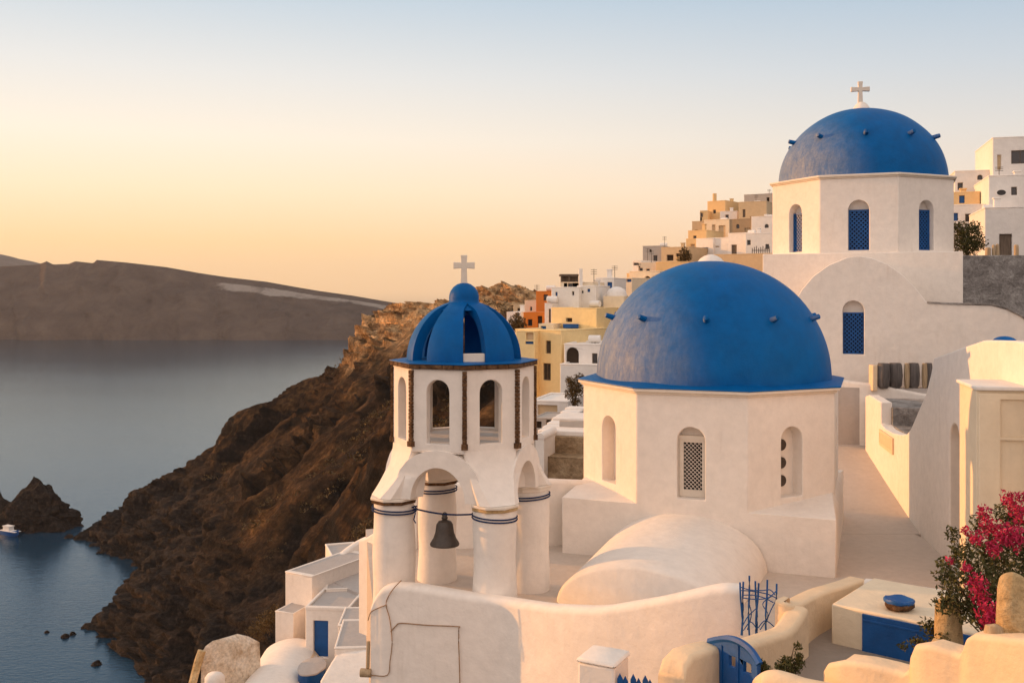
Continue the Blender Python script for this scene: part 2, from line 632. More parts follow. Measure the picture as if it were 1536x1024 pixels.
def rock_mat(name, pale=1.0):
    m, nt, b = base_mat(name)
    p = pos(nt)
    g = N(nt, 'ShaderNodeNewGeometry')
    sx = N(nt, 'ShaderNodeSeparateXYZ')
    nt.links.new(g.outputs['Position'], sx.inputs[0])
    sn = N(nt, 'ShaderNodeSeparateXYZ')
    nt.links.new(g.outputs['Normal'], sn.inputs[0])
    n0 = noise_tex(nt, .018, 8, .62, p, .4)
    n1 = noise_tex(nt, .085, 10, .68, p, .5)
    n2 = noise_tex(nt, .55, 9, .7, p)
    n3 = noise_tex(nt, .16, 8, .7, pos(nt, .35, 1.6, .35), .8)
    earth = ramp(nt, n1.outputs[0], [(.30, (.010, .007, .005)), (.45, (.028, .016, .009)), (.58, (.078, .041, .018)), (.74, (.20, .108, .043))]).outputs[0]
    rock = ramp(nt, n1.outputs[0], [(.3, (.007, .006, .005)), (.55, (.020, .015, .012)), (.75, (.060, .045, .033))]).outputs[0]
    # steep faces and the shore are bare rock
    sl = N(nt, 'ShaderNodeMath', operation='MULTIPLY_ADD')
    nt.links.new(n0.outputs[0], sl.inputs[0])
    sl.inputs[1].default_value = .9
    nt.links.new(sn.outputs[2], sl.inputs[2])
    fs = ramp(nt, sl.outputs[0], [(.86, (1, 1, 1)), (1.12, (0, 0, 0))]).outputs[0]
    c = mixc(nt, fs, earth, rock)
    za = N(nt, 'ShaderNodeMath', operation='MULTIPLY_ADD')
    nt.links.new(n0.outputs[0], za.inputs[0])
    za.inputs[1].default_value = 55
    nt.links.new(sx.outputs[2], za.inputs[2])
    lo = N(nt, 'ShaderNodeMapRange')
    lo.inputs[1].default_value = -46
    lo.inputs[2].default_value = -74
    nt.links.new(za.outputs[0], lo.inputs[0])
    c = mixc(nt, lo.outputs[0], c, mixc(nt, n2.outputs[0], (.008, .007, .007), (.045, .034, .028)))
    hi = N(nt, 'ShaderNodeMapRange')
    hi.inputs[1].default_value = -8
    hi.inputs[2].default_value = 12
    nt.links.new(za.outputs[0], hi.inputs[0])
    hp = ramp(nt, n1.outputs[0], [(.30, (.14, .075, .03)), (.45, (.40, .24, .11)), (.62, (.62, .42, .23))]).outputs[0]  # pale crag-top rock, its colours brightened to paint in sunlight
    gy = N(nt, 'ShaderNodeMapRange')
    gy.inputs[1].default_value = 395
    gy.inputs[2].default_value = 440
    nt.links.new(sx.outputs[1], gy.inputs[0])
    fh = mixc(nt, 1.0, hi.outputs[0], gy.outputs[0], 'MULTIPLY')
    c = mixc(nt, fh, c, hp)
    # ochre scars running down the slope
    sc = ramp(nt, n3.outputs[0], [(.60, (0, 0, 0)), (.76, (.6, .6, .6))]).outputs[0]
    c = mixc(nt, sc, c, (.15, .08, .03))
    v = ramp(nt, n2.outputs[0], [(.32, (.45, .45, .45)), (.5, (.9, .9, .9)), (.68, (1.7, 1.65, 1.6))]).outputs[0]
    c = mixc(nt, 1.0, c, v, 'MULTIPLY')
    ly = noise_tex(nt, 1.0, 6, .65, pos(nt, .012, .012, .22), 1.2)
    lv = ramp(nt, ly.outputs[0], [(.36, (.55, .50, .48)), (.5, (1, 1, 1)), (.64, (1.5, 1.3, 1.1))]).outputs[0]
    c = mixc(nt, fs, c, mixc(nt, 1.0, c, lv, 'MULTIPLY'))
    g2_ = N(nt, 'ShaderNodeNewGeometry')
    mp2 = N(nt, 'ShaderNodeMapping', vector_type='TEXTURE')
    mp2.inputs['Rotation'].default_value = (0, 0, R(33))
    mp2.inputs['Scale'].default_value = (26, 1.6, 9)
    nt.links.new(g2_.outputs['Position'], mp2.inputs['Vector'])
    stn = noise_tex(nt, 1.0, 7, .66, mp2.outputs[0], .5)
    sv = ramp(nt, stn.outputs[0], [(.30, (.55, .52, .50)), (.5, (1, 1, 1)), (.70, (1.6, 1.5, 1.4))]).outputs[0]
    c = mixc(nt, 1.0, c, sv, 'MULTIPLY')
    sp = noise_tex(nt, 1.6, 5, .75, p)
    bs = ramp(nt, sp.outputs[0], [(.60, (0, 0, 0)), (.68, (1, 1, 1))]).outputs[0]
    n5 = noise_tex(nt, .05, 5, .6, p)
    bs = mixc(nt, 1.0, bs, ramp(nt, n5.outputs[0], [(.42, (0, 0, 0)), (.6, (.8, .8, .8))]).outputs[0], 'MULTIPLY')
    c = mixc(nt, bs, c, (.022, .017, .007))
    nt.links.new(c, b.inputs['Base Color'])
    b.inputs['Roughness'].default_value = .95
    b.inputs['Specular IOR Level'].default_value = .12
    bump(nt, b, [(n1.outputs[0], .8, 2.5), (stn.outputs[0], .8, 1.6), (n2.outputs[0], .9, 1.0), (sp.outputs[0], .8, .4)])
    return m


PROF = [
    (-60, [(-60, -124), (-42, -75), (-28, -40), (-17, -22), (-8, -13), (2, -9.5), (12, -8), (30, 0), (60, 10), (150, 30)]),
    (16, [(-60, -124), (-43, -75), (-28, -42), (-17, -26), (-9, -15), (-3.4, -10.5), (6, -8.5), (14, -7.5), (24, -2), (60, 10), (150, 30)]),
    (40, [(-62, -124), (-45, -77), (-29, -46), (-17, -26), (-11.5, -18.5), (-5, -16.5), (2, -12), (12, -7.5), (22, -3), (40, 1), (80, 6), (160, 14)]),
    (80, [(-62, -124), (-48, -82), (-31, -52), (-17, -31), (-7, -18), (4, -12), (14, -8), (24, -3), (34, 0), (60, 4), (100, 9), (180, 16)]),
    (130, [(-62, -124), (-50, -90), (-34, -60), (-20, -36), (-7, -18), (5, -9), (14, -2), (28, 4), (45, 7), (80, 10), (180, 16)]),
    (200, [(-66, -124), (-52, -95), (-37, -65), (-21, -36), (-8, -16), (6, -9), (20, -3), (40, 2), (80, 6), (180, 12)]),
    (260, [(-82, -124), (-64, -98), (-46, -66), (-28, -38), (-10, -17), (8, -8), (24, -4), (50, 2), (90, 8), (180, 15)]),
    (310, [(-121, -124), (-104, -110), (-72, -80), (-46, -51), (-22, -24), (0, -9), (24, -5), (50, 0), (90, 4), (180, 8)]),
    (360, [(-158, -124), (-143, -110), (-112, -92), (-64, -59), (-40, -35), (-20, -16), (0, -7), (24, -5), (60, 0), (90, 0), (180, 0)]),
    (431, [(-166, -124), (-150, -108), (-118, -86), (-82, -60), (-57, -35), (-35, -16), (0, -6), (24, -6), (60, -4), (90, -4), (180, -4)]),
    (462, [(-196, -124), (-182, -112), (-152, -93), (-118, -70), (-88, -50), (-64, -24), (-44, -10), (-20, -4), (10, -5), (60, -6), (180, -8)]),
    (492, [(-222, -124), (-204, -113), (-196, -105), (-186, -95), (-168, -91), (-151, -84), (-137, -73), (-132, -61), (-108, -51), (-85, -36), (-79, -26),
           (-70, -12), (-56, -7), (-43, -6.5), (-22, -5), (-14, 1), (-3, 3.6), (3, 3.2), (9, -4), (30, -7), (180, -10)]),
    (520, [(-204, -124), (-194, -114), (-184, -104), (-168, -97), (-150, -90), (-130, -76), (-106, -64), (-86, -48), (-72, -20), (-50, -10), (-25, -8), (0, -2), (20, -10), (180, -12)]),
    (560, [(-150, -124), (-130, -112), (-110, -104), (-85, -92), (-60, -70), (-40, -46), (-20, -32), (10, -20), (60, -18), (180, -20)]),
    (660, [(-70, -124), (-50, -120), (-20, -112), (10, -100), (60, -80), (110, -70), (180, -60)]),
]
NT = 300


def resample(pr, n):
    L = [0]
    for a, b in zip(pr, pr[1:]):
        L.append(L[-1] + math.hypot(min(b[0] - a[0], 45), b[1] - a[1]))
    out = []
    j = 0
    for k in range(n):
        s = L[-1] * k / (n - 1)
        while j < len(L) - 2 and s > L[j + 1]:
            j += 1
        t = (s - L[j]) / max(1e-6, L[j + 1] - L[j])
        out.append((pr[j][0] + (pr[j + 1][0] - pr[j][0]) * t, pr[j][1] + (pr[j + 1][1] - pr[j][1]) * t))
    return out


RES = [(y, resample(p, NT)) for y, p in PROF]


def terrain_row(y):
    for (y0, a), (y1, b) in zip(RES, RES[1:]):
        if y <= y1:
            break
    t = max(0, min(1, (y - y0) / (y1 - y0)))
    t = t * t * (3 - 2 * t)
    return [(p[0] + (q[0] - p[0]) * t, p[1] + (q[1] - p[1]) * t) for p, q in zip(a, b)]


def ground_z(x, y):
    row = terrain_row(y)
    for a, b in zip(row, row[1:]):
        if b[0] >= x:
            t = (x - a[0]) / max(1e-6, b[0] - a[0])
            return a[1] + (b[1] - a[1]) * t
    return row[-1][1]


def crag(p, s, h=1.0, o=7):
    return noise.hetero_terrain(p * s, h, 2.1, o, .6)


mb = MB()
ys = [-60 + 8 * i for i in range(26)] + [150 + 2.6 * i for i in range(105)] + [423 + 1.35 * i for i in range(92)] + [548 + 6 * i for i in range(19)]
V3 = Vector


def ridge(p, o=6, g=2.1, h=.85):
    return 1 - abs(noise.fractal(p, h, g, o)) * 1.9


for y in ys:
    row = terrain_row(y)
    for i, (x, z) in enumerate(row):
        p = V3((x, y, z))
        far = min(1, max(0, (y - 60) / 120.0)) if x > -14 else min(1, max(.15, max((y - 60) / 120.0, (-14 - x) / 25)))
        shore = max(0, min(1, (-76 - z) / 25.0))
        # gullies along the fall line, rock ribs between them
        c_ = x * .55 - y * .84
        a_ = x * .84 + y * .55
        wv = noise.noise(p * .02) * 16
        gl = ridge(V3(((c_ + wv) * .015, a_ * .004, 3.3)), 3)
        g2 = ridge(V3(((c_ + wv * .6) * .06, a_ * .012, 8.1)), 4)
        d0 = (gl - .55) * 17.0 + (g2 - .5) * 3.2
        d1 = noise.fractal(p * .03, 1.0, 2.0, 5) * 4.5 + noise.fractal(p * .22, .9, 2.1, 4) * .55
        # outcrops: bands of rock breaking through, stepped in ledges
        oc = max(0, noise.fractal(p * .022 + V3((4, 9, 2)), 1.0, 2.0, 4) - .30)
        st_ = (z + noise.noise(p * .05) * 6) * .16
        led = (st_ - math.floor(st_)) ** 2
        d3 = min(1, oc * 3.6) * ((ridge(p * .11 + V3((2, 8, 1)), 6) - .4) * 5.0 + led * 4.5)
        d2 = (ridge(p * .075 + V3((9, 2, 4)), 7) - .80) * 7.5
        top = max(0, min(1, (y - 425) / 40)) * max(0, min(1, (z + 48) / 22)) * (1 if x < 16 else 0)
        d4 = (ridge(p * .10 + V3((5, 1, 6)), 6, 2.2) - .5) * 4.6 + led * 4.0
        crest = 1.0 if z < -14 else .25
        amt = ((d0 + d1 + d3) * (1 - shore) + d2 * shore) * far * crest * (1 - top) + d4 * top
        mb.v.append(V3((x - amt * .72, y - amt * .25 + noise.noise(p * .11) * 2.0 * far, z + amt * .5)))
nr = len(ys)
for j in range(nr - 1):
    for i in range(NT - 1):
        a = j * NT + i
        mb.f.append((a, a + 1, a + NT + 1, a + NT))
cliff = kind(mb.build('cliff_terrain', rock_mat('volcanic_slope'), smooth=70), 'structure')


def blob_rock(c, rx, ry, h, seed, n=64, m=30, sharp=1.0):
    """craggy rock standing in the water"""
    b = MB()
    off = Vector((seed * 3.7, seed * 1.3, seed))
    for j in range(m + 1):
        t = j / m
        for i in range(n):
            a = 2 * math.pi * i / n
            pr = (1 - t) ** .62
            q = Vector((math.cos(a) * pr, math.sin(a) * pr, t))
            k = 1 + .42 * noise.fractal(q * 1.6 + off, .9, 2.1, 7) + .20 * (1 - abs(noise.noise(q * 4 + off)) * 2.2)
            hh = 1 + .22 * noise.fractal(q * 2.5 + off, .9, 2.1, 6)
            b.v.append(Vector((c[0] + math.cos(a) * rx * pr * k, c[1] + math.sin(a) * ry * pr * k, c[2] - .06 * h + t * h * hh * 1.06)))
    for j in range(m):
        for i in range(n):
            i2 = (i + 1) % n
            b.f.append((j * n + i, j * n + i2, (j + 1) * n + i2, (j + 1) * n + i))
    return b


RM = rock_mat('dark_sea_rock')
c = P(68, 790, 512)
o = blob_rock((c.x - 3.5, 512, SEA), 19, 13, 23, 4, 110, 60).build('islet', RM, smooth=60)
kind(o, 'structure')
c = P(8, 800, 520)
o = blob_rock((c.x - 9, 526, SEA), 13, 9, 16, 9, 80, 40).build('islet_rock', RM, smooth=60)
kind(o, 'structure')
for k, (px, py, r, lab) in enumerate([(70, 948, .9, 'small dark rock just breaking the sea surface, farthest from the shore'),
                                      (98, 955, 1.5, 'dark rock in the sea close to the lava shore, the lower of two near it'),
                                      (109, 951, 1.2, 'low dark rock touching the lava shore beside a slightly larger rock'),
                                      (145, 996, 1.6, 'dark rock alone in the dark water near the bottom left shore'),
                                      (104, 806, 2.2, 'small dark rock at the tip of the headland below the islet')]):
    Y = 120 * F / (py - HY)
    c = P(px, py, Y)
    o = blob_rock((c.x, Y, SEA), r, r, r * .9, 20 + k, 20, 8).build('sea_rock', RM, smooth=60)
    tag(o, lab, 'rock', 'rocks standing in the water by the shore')


# --- island across the water
def island_mat():
    m, nt, b = base_mat('far_island')
    p = pos(nt)
    g = N(nt, 'ShaderNodeNewGeometry')
    sx = N(nt, 'ShaderNodeSeparateXYZ')
    nt.links.new(g.outputs['Position'], sx.inputs[0])
    n0 = noise_tex(nt, .0022, 8, .6, p, .4)
    n1 = noise_tex(nt, .012, 10, .68, p, .6)
    n2 = noise_tex(nt, .03, 8, .7, pos(nt, 1, .4, .3), .5)
    c = ramp(nt, n1.outputs[0], [(.3, (.060, .045, .038)), (.5, (.092, .068, .056)), (.7, (.135, .100, .078))]).outputs[0]
    c = mixc(nt, ramp(nt, n2.outputs[0], [(.5, (0, 0, 0)), (.8, (.5, .5, .5))]).outputs[0], c, (.16, .12, .09))
    att = N(nt, 'ShaderNodeAttribute')
    att.attribute_name = 'band'
    ad = N(nt, 'ShaderNodeMath', operation='MULTIPLY_ADD')
    nt.links.new(n1.outputs[0], ad.inputs[0])
    ad.inputs[1].default_value = .7
    nt.links.new(att.outputs['Fac'], ad.inputs[2])
    f = ramp(nt, ad.outputs[0], [(.78, (0, 0, 0)), (.92, (1, 1, 1))]).outputs[0]
    c = mixc(nt, f, c, ramp(nt, n2.outputs[0], [(.3, (.26, .225, .195)), (.7, (.36, .31, .27))]).outputs[0])
    nt.links.new(c, b.inputs['Base Color'])
    b.inputs['Roughness'].default_value = 1
    b.inputs['Specular IOR Level'].default_value = .1
    bump(nt, b, [(n1.outputs[0], 1.0, 25), (n2.outputs[0], .6, 12)])
    return m


def interp(tab, x):
    for (a, b), (c, d) in zip(tab, tab[1:]):
        if x <= c:
            t = (x - a) / (c - a)
            return b + (d - b) * t
    return tab[-1][1]


TOP = [(-260, 400), (-60, 402), (0, 399), (58, 396), (70, 391), (80, 396), (103, 395), (113, 391), (140, 394), (145, 389), (190, 393), (250, 400), (300, 409),
       (340, 415), (400, 422), (450, 431), (480, 436), (530, 443), (570, 450), (618, 458), (670, 470), (720, 492), (800, 505)]
mb = MB()
YI = 2560
cols = [(-260 + 3 * i) for i in range(355)]
ROWS = 44
band = []
for px in cols:
    zt = (HY - interp(TOP, px)) / F * (YI + 330)
    x0 = (px - 768) / F * YI
    bump_in = 60 * noise.noise(Vector((x0 * .004, 0, 3))) + 35 * noise.noise(Vector((x0 * .015, 0, 8)))
    br = 0.72 + .10 * noise.fractal(Vector((x0 * .004, 2, 0)), .9, 2.1, 5)
    for j in range(ROWS):
        t = j / (ROWS - 1)
        if t < .75:                       # cliff
            s = t / .75
            yy = YI + bump_in * (1 - s) + 330 * (s ** 1.25)
            z = SEA - 4 + (zt - SEA + 4) * (s ** .92)
        else:                             # falling plateau behind
            s = (t - .75) / .25
            yy = YI + 330 + 900 * s
            z = zt - 60 * s
        p = Vector((x0, yy, z))
        k = math.sin(math.pi * min(1, t / .75))
        gul = abs(noise.noise(Vector((x0 * .011, z * .003, 5)))) * 70 * k
        yy += gul + noise.fractal(p * .012, .9, 2.1, 6) * 22 * k
        sc = yy / YI if t >= .75 else (YI + 330 * s) / YI
        mb.v.append(Vector((x0 * sc, yy, z)))
        e = 0
        if 60 < px < 640 and t < .75:
            q = (z - SEA) / (zt - SEA)
            w = max(0, min(1, (px - 280) / 60))
            e = max(0, min(1, (q - br) / .06)) * max(0, min(1, (.93 - q) / .05)) * w
        band.append(e * .57)
for i in range(len(cols) - 1):
    for j in range(ROWS - 1):
        a = i * ROWS + j
        mb.f.append((a, a + ROWS, a + ROWS + 1, a + 1))
isl = mb.build('far_island', island_mat(), smooth=60, recalc=False)
at = isl.data.attributes.new('band', 'FLOAT', 'POINT')
at.data.foreach_set('value', band)
kind(isl, 'structure')
# a second, paler ridge behind its left end
mb = MB()
for i in range(90):
    px = -420 + 8 * i
    t0 = interp([(-420, 372), (-100, 374), (0, 381), (60, 395), (120, 404), (300, 430)], px)
    for j in range(6):
        yy = 4300 + j * 240
        s = [0, .35, .7, .92, 1, .8][j]
        z = SEA + ((HY - t0) / F * 5260 - SEA) * s + noise.noise(Vector((px * .05, j, 0))) * 4
        mb.v.append(Vector(((px - 768) / F * 5260, yy, z)))
for i in range(89):
    for j in range(5):
        a = i * 6 + j
        mb.f.append((a, a + 6, a + 7, a + 1))
kind(mb.build('far_hills', M['ridge'], smooth=60, recalc=False), 'structure')

# ------------------------------------------------------------------ terrace floors
FL = -5.80
mb = MB()
# terrace between the front parapet and the churches
mb.slab([(-2.55, 18.3), (-.3, 17.3), (1.4, 15.9), (3.2, 14.8), (4.2, 14.5), (5.8, 16.2), (8.2, 15.6), (9.3, 19), (10.1, 22), (9.6, 24.5), (-1, 25.5), (-3.6, 24.5)], FL - 2.5, FL)
kind(mb.build('terrace', M['floor'], smooth=0), 'structure')
mb = MB()
n = 14
for i in range(n + 1):
    t = i / n
    y = 24.0 + 9.2 * t
    z = FL + .004 + 1.12 * (t ** 1.15) + .012 * noise.noise(Vector((y, 0, 0)))
    x1 = 10.6 + .175 * (y - 22)
    mb.v += [Vector((5.0, y, z)), Vector((x1, y, z)), Vector((5.0, y, z - 2)), Vector((x1, y, z - 2))]
for i in range(n):
    a = i * 4
    mb.f += [(a, a + 1, a + 5, a + 4), (a + 2, a + 6, a + 7, a + 3), (a, a + 4, a + 6, a + 2), (a + 1, a + 3, a + 7, a + 5)]
mb.f += [(0, 2, 3, 1), (n * 4, n * 4 + 1, n * 4 + 3, n * 4 + 2)]
kind(mb.build('path', M['floor']), 'structure')

# ------------------------------------------------------------------ church pieces
UP = Vector((0, 0, 1))


def octagon(cx, cy, r, a0):
    return [Vector((cx + r * math.sin(R(a0 + 45 * k)), cy - r * math.cos(R(a0 + 45 * k)), 0)) for k in range(8)]


def facing(alpha):
    """outward normal, rightward axis of a wall turned alpha degrees (0 faces the viewer, minus = left)"""
    return Vector((math.sin(R(alpha)), -math.cos(R(alpha)), 0)), Vector((math.cos(R(alpha)), math.sin(R(alpha)), 0))


def drum_faces(mb, cx, cy, r, a0, zb, zt, wins, th):
    """eight walls; wins[k] = arched opening (w, z0, z1) or None. thick th inward"""
    frames = []
    for k in range(8):
        al = a0 + 22.5 + 45 * k
        nrm, u = facing(al)
        ap = r * math.cos(R(22.5))
        half = r * math.sin(R(22.5))
        o = Vector((cx, cy, 0)) + nrm * ap
        hs = []
        if wins[k]:
            w, z0, z1 = wins[k]
            hs = [arch(w, z1 - z0, 0, z0)]
        mb.prism(rect(-half, zb, half, zt), o, u, UP, -nrm, th, hs)
        frames.append((o, u, nrm, half))
    return frames


def lattice(mb, o, u, v, n, w, h, pitch, bw, depth):
    """diagonal lattice inside w x h (bottom centre o), clipped to the rectangle"""
    o, u, v, n = Vector(o), Vector(u), Vector(v), Vector(n)
    for sgn in (1, -1):
        c = -h - w
        while c < w + h + h:
            # line y = sgn*(x) + c
            pts = []
            for x in (-w / 2, w / 2):
                y = sgn * x * 1.0 + c
                if 0 <= y <= h:
                    pts.append((x, y))
            for y in (0, h):
                x = (y - c) * sgn
                if -w / 2 < x < w / 2:
                    pts.append((x, y))
            if len(pts) >= 2:
                a, b = pts[0], pts[1]
                d = Vector((b[0] - a[0], b[1] - a[1]))
                if d.length > pitch * .3:
                    d.normalize()
                    q = Vector((-d.y, d.x)) * bw / 2
                    poly = [(a[0] + q.x, a[1] + q.y), (a[0] - q.x, a[1] - q.y), (b[0] - q.x, b[1] - q.y), (b[0] + q.x, b[1] + q.y)]
                    mb.prism(poly, o + n * (.004 if sgn > 0 else 0), u, v, n, depth)
            c += pitch
    return mb


def dome_prof(r, h, n=28):
    return [(r * math.cos(math.pi / 2 * k / n), h * math.sin(math.pi / 2 * k / n)) for k in range(n)] + [(0.0, h)]


def bumpy(mb, amp, s):
    for i, p in enumerate(mb.v):
        mb.v[i] = p + Vector((noise.noise(p * s), noise.noise(p * s + Vector((7, 3, 1))), noise.noise(p * s + Vector((1, 9, 4))))) * amp
    return mb


def cross(mb, base, h, w, t, d, rz=0.0):
    m = Matrix.Rotation(rz, 3, 'Z')
    o = Vector(base)
    u = m @ Vector((1, 0, 0))
    n = m @ Vector((0, 1, 0))
    y = h * .64
    e = .12 * t
    poly = [(-t / 2 - e, 0), (t / 2 + e, 0), (t / 2, y - t / 2), (w / 2, y - t / 2 - e), (w / 2, y + t / 2 + e), (t / 2, y + t / 2), (t / 2 + e, h), (-t / 2 - e, h),
            (-t / 2, y + t / 2), (-w / 2, y + t / 2 + e), (-w / 2, y - t / 2 - e), (-t / 2, y - t / 2)]
    mb.prism(poly, o - n * d / 2, u, UP, n, d)
    return mb


# ------------------------------------------------------------------ the middle church
CX, CY, CA = 4.81, 24.0, -42.5
ZB, ZT = -5.9, -2.16
church = thing('church', (CX, CY, FL), 'white church with the largest blue dome, on an octagonal drum behind the bell tower', 'church')
mb = MB()
wins = [None] * 8
wins[0] = (.60, -4.40, -2.86)
wins[1] = (.58, -4.37, -2.86)
wins[7] = (.60, -4.32, -2.80)
wins[2] = (.58, -4.37, -2.86)
wins[6] = (.58, -4.37, -2.86)
fr = drum_faces(mb, CX, CY, 3.1, CA, ZB, ZT, wins, .34)
mb.slab([p for p in octagon(CX, CY, 3.1 - .34, CA)], ZB, ZT - .01)
mb.build('drum', M['white'], church, bevel=.018)
# cornice: two steps and the blue octagonal roof edge
mb = MB()
mb.slab(octagon(CX, CY, 3.16, CA), ZT - .02, ZT + .04)
mb.slab(octagon(CX, CY, 3.23, CA), ZT + .03, ZT + .10)
mb.build('cornice', M['trim'], church, bevel=.02)
mb = MB()
o1 = octagon(CX, CY, 3.25, CA)
o2 = octagon(CX, CY, 2.86, CA)
mb.hull([p + UP * (ZT + .098) for p in o1] + [p + UP * (ZT + .125) for p in o1] + [p + UP * (ZT + .20) for p in o2])
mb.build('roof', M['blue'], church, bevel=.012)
mb = MB()
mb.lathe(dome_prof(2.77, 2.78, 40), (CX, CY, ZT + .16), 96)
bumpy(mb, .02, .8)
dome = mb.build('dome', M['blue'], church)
for k in range(10):
    a = R(-14 + 36 * k)
    zz_ = ZT + .16 + 1.42
    rr = 2.77 * math.sqrt(1 - (1.42 / 2.78) ** 2)
    d = Vector((math.sin(a), -math.cos(a), .32)).normalized()
    c = Vector((CX, CY, 0)) + Vector((math.sin(a), -math.cos(a), 0)) * rr + UP * zz_
    mb = MB()
    mb.tube([c - d * .15, c + d * .13, c + d * .20, c + d * .215], [.085, .062, .058, .02], 10)
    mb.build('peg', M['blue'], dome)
mb = MB()
mb.lathe([(.33, 0), (.31, .03), (.25, .10), (.16, .16), (.07, .19), (0, .20)], (CX - .02, CY, ZT + 2.90), 24)
mb.build('cap', M['white'], church)
# window in the front face
o, u, nrm, half = fr[0]
win = MB()
wz0, wz1 = -4.395, -3.08
win.prism(rect(-.295, wz0, .295, wz1), o - nrm * .22, u, UP, -nrm, .07, [rect(-.20, wz0 + .15, .20, wz1 - .14)])
win.prism(rect(-.30, wz1 - .075, .30, wz1 + .012), o - nrm * .19, u, UP, -nrm, .12)
wf = win.build('window', M['trim'], church, bevel=.006)
mb = MB()
lattice(mb, o - nrm * .262 + UP * (wz0 + .15), u, UP, -nrm, .40, wz1 - wz0 - .29, .088, .012, .014)
mb.build('lattice', M['lattice'], wf)
mb = MB()
mb.prism(rect(-.28, wz0 + .02, .28, wz1 - .02), o - nrm * .31, u, UP, -nrm, .015)
mb.build('pane', M['blackgap'], wf)
# three round vents in the right niche
o, u, nrm, half = fr[1]
for zc in (-3.29, -3.68, -4.07):
    mb = MB()
    c = o - nrm * .315 + u * (-.035) + UP * zc
    pr = []
    ring = [(0.125 * math.cos(2 * math.pi * k / 20), .125 * math.sin(2 * math.pi * k / 20)) for k in range(20)]
    mb.prism(ring, c, u, UP, nrm, .03)
    mb.build('vent', M['iron'], church, bevel=.008)
# square base block under the drum
nF, uF = facing(CA + 22.5)
pA = Vector((1.12, 22.30, 0)) + nF * .002
pB = Vector((6.606, 20.30, 0)) + nF * .002
inn = -nF
base = [pA, pB, pB + inn * 5.4, pA + inn * 5.4]
mb = MB()
o8 = octagon(CX, CY, 3.04, CA)
vs = [p + UP * -6.1 for p in base] + [base[0] + UP * -4.56, base[1] + UP * -4.62, base[2] + UP * -4.5, base[3] + UP * -4.4]
mb.hull(vs + [p + UP * -4.36 for p in (o8[7], o8[2], o8[3], o8[6])])
mb.build('base_block', M['white'], church, bevel=.02)
# the barrel vault leaning out in front
tA = -23.0
nV, uV = facing(tA)
mb = MB()
apex_b = Vector((3.72, 21.4, 0))
L = 3.55
K, J = 26, 14
for j in range(J + 1):
    t = j / J
    c = apex_b + nV * (L * t)
    hgt = 1.07 - .22 * t
    hw = 1.74 - .12 * t
    for k in range(K + 1):
        a = math.pi * k / K
        mb.v.append(c - uV * (hw * math.cos(a)) + UP * (FL - .06 + (hgt + .06) * max(0.0, math.sin(a)) ** .92))
for j in range(J):
    for k in range(K):
        a = j * (K + 1) + k
        mb.f.append((a, a + 1, a + K + 2, a + K + 1))
n0 = len(mb.v)
c = apex_b + nV * (L + .10)
for k in range(K + 1):
    a = math.pi * k / K
    mb.v.append(c - uV * (1.54 * math.cos(a)) + UP * (FL - .06 + .84 * max(0.0, math.sin(a)) ** .92))
for k in range(K):
    mb.f.append((J * (K + 1) + k, J * (K + 1) + k + 1, n0 + k + 1, n0 + k))
mb.f.append(tuple(n0 + k for k in range(K + 1)))
mb.f.append(tuple(k for k in range(K + 1)))
bumpy(mb, .02, 1.1)
mb.build('barrel_vault', M['white'], church, smooth=60)

# ------------------------------------------------------------------ the upper church
UX, UY, UA = 14.04, 40.0, -43.5
up = thing('church', (UX, UY, -3), 'white church with a blue dome topped by a white cross, highest on the right', 'church')
uz0, uz1 = 1.40, 4.30
mb = MB()
wins = [None] * 8
for k in (0, 1, 2, 6, 7):
    wins[k] = (.74, 1.60, 3.46)
fr = drum_faces(mb, UX, UY, 3.60, UA, uz0, uz1, wins, .36)
mb.slab(octagon(UX, UY, 3.60 - .36, UA), uz0, uz1 - .01)
mb.build('drum', M['white'], up, bevel=.02)
mb = MB()
mb.slab(octagon(UX, UY, 3.66, UA), uz1 - .02, uz1 + .04)
mb.slab(octagon(UX, UY, 3.72, UA), uz1 + .03, uz1 + .12)
mb.build('cornice', M['trim'], up, bevel=.025)
mb = MB()
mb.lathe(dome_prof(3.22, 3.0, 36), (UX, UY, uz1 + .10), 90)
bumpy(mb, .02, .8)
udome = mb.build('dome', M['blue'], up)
for k in range(10):
    a = R(-16 + 36 * k)
    h = 1.62
    rr = 3.22 * math.sqrt(1 - (h / 3.0) ** 2)
    d = Vector((math.sin(a), -math.cos(a), .25)).normalized()
    c = Vector((UX, UY, uz1 + .10 + h)) + Vector((math.sin(a), -math.cos(a), 0)) * rr
    mb = MB()
    mb.tube([c - d * .15, c + d * .18, c + d * .25, c + d * .265], [.10, .085, .08, .03], 10)
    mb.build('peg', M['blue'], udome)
mb = MB()
mb.lathe([(.36, 0), (.34, .04), (.30, .14), (.22, .25), (.13, .33), (0, .36)], (UX, UY, uz1 + 3.03), 24)
mb.build('cap', M['white'], up)
mb = MB()
cross(mb, (UX - .05, UY, uz1 + 3.34), .86, .72, .15, .15, R(-8))
mb.build('cross', M['trim'], up, bevel=.012)
for k in (0, 1, 2, 6, 7):
    o, u, nrm, half = fr[k]
    mb = MB()
    mb.prism(rect(-.362, 1.605, .362, 3.12), o - nrm * .20, u, UP, -nrm, .06, [rect(-.315, 1.65, .315, 3.07)])
    w = mb.build('window', M['bluew'], up, bevel=.006)
    mb = MB()
    lattice(mb, o - nrm * .215 + UP * 1.65, u, UP, -nrm, .63, 1.42, .155, .045, .02)
    mb.build('lattice', M['bluew'], w)
    mb = MB()
    mb.prism(rect(-.35, 1.62, .35, 3.10), o - nrm * .28, u, UP, -nrm, .02)
    mb.build('pane', M['blackgap'], w)
nU, uU = facing(UA + 22.5)
mb = MB()
ctr = Vector((UX, UY, 0))
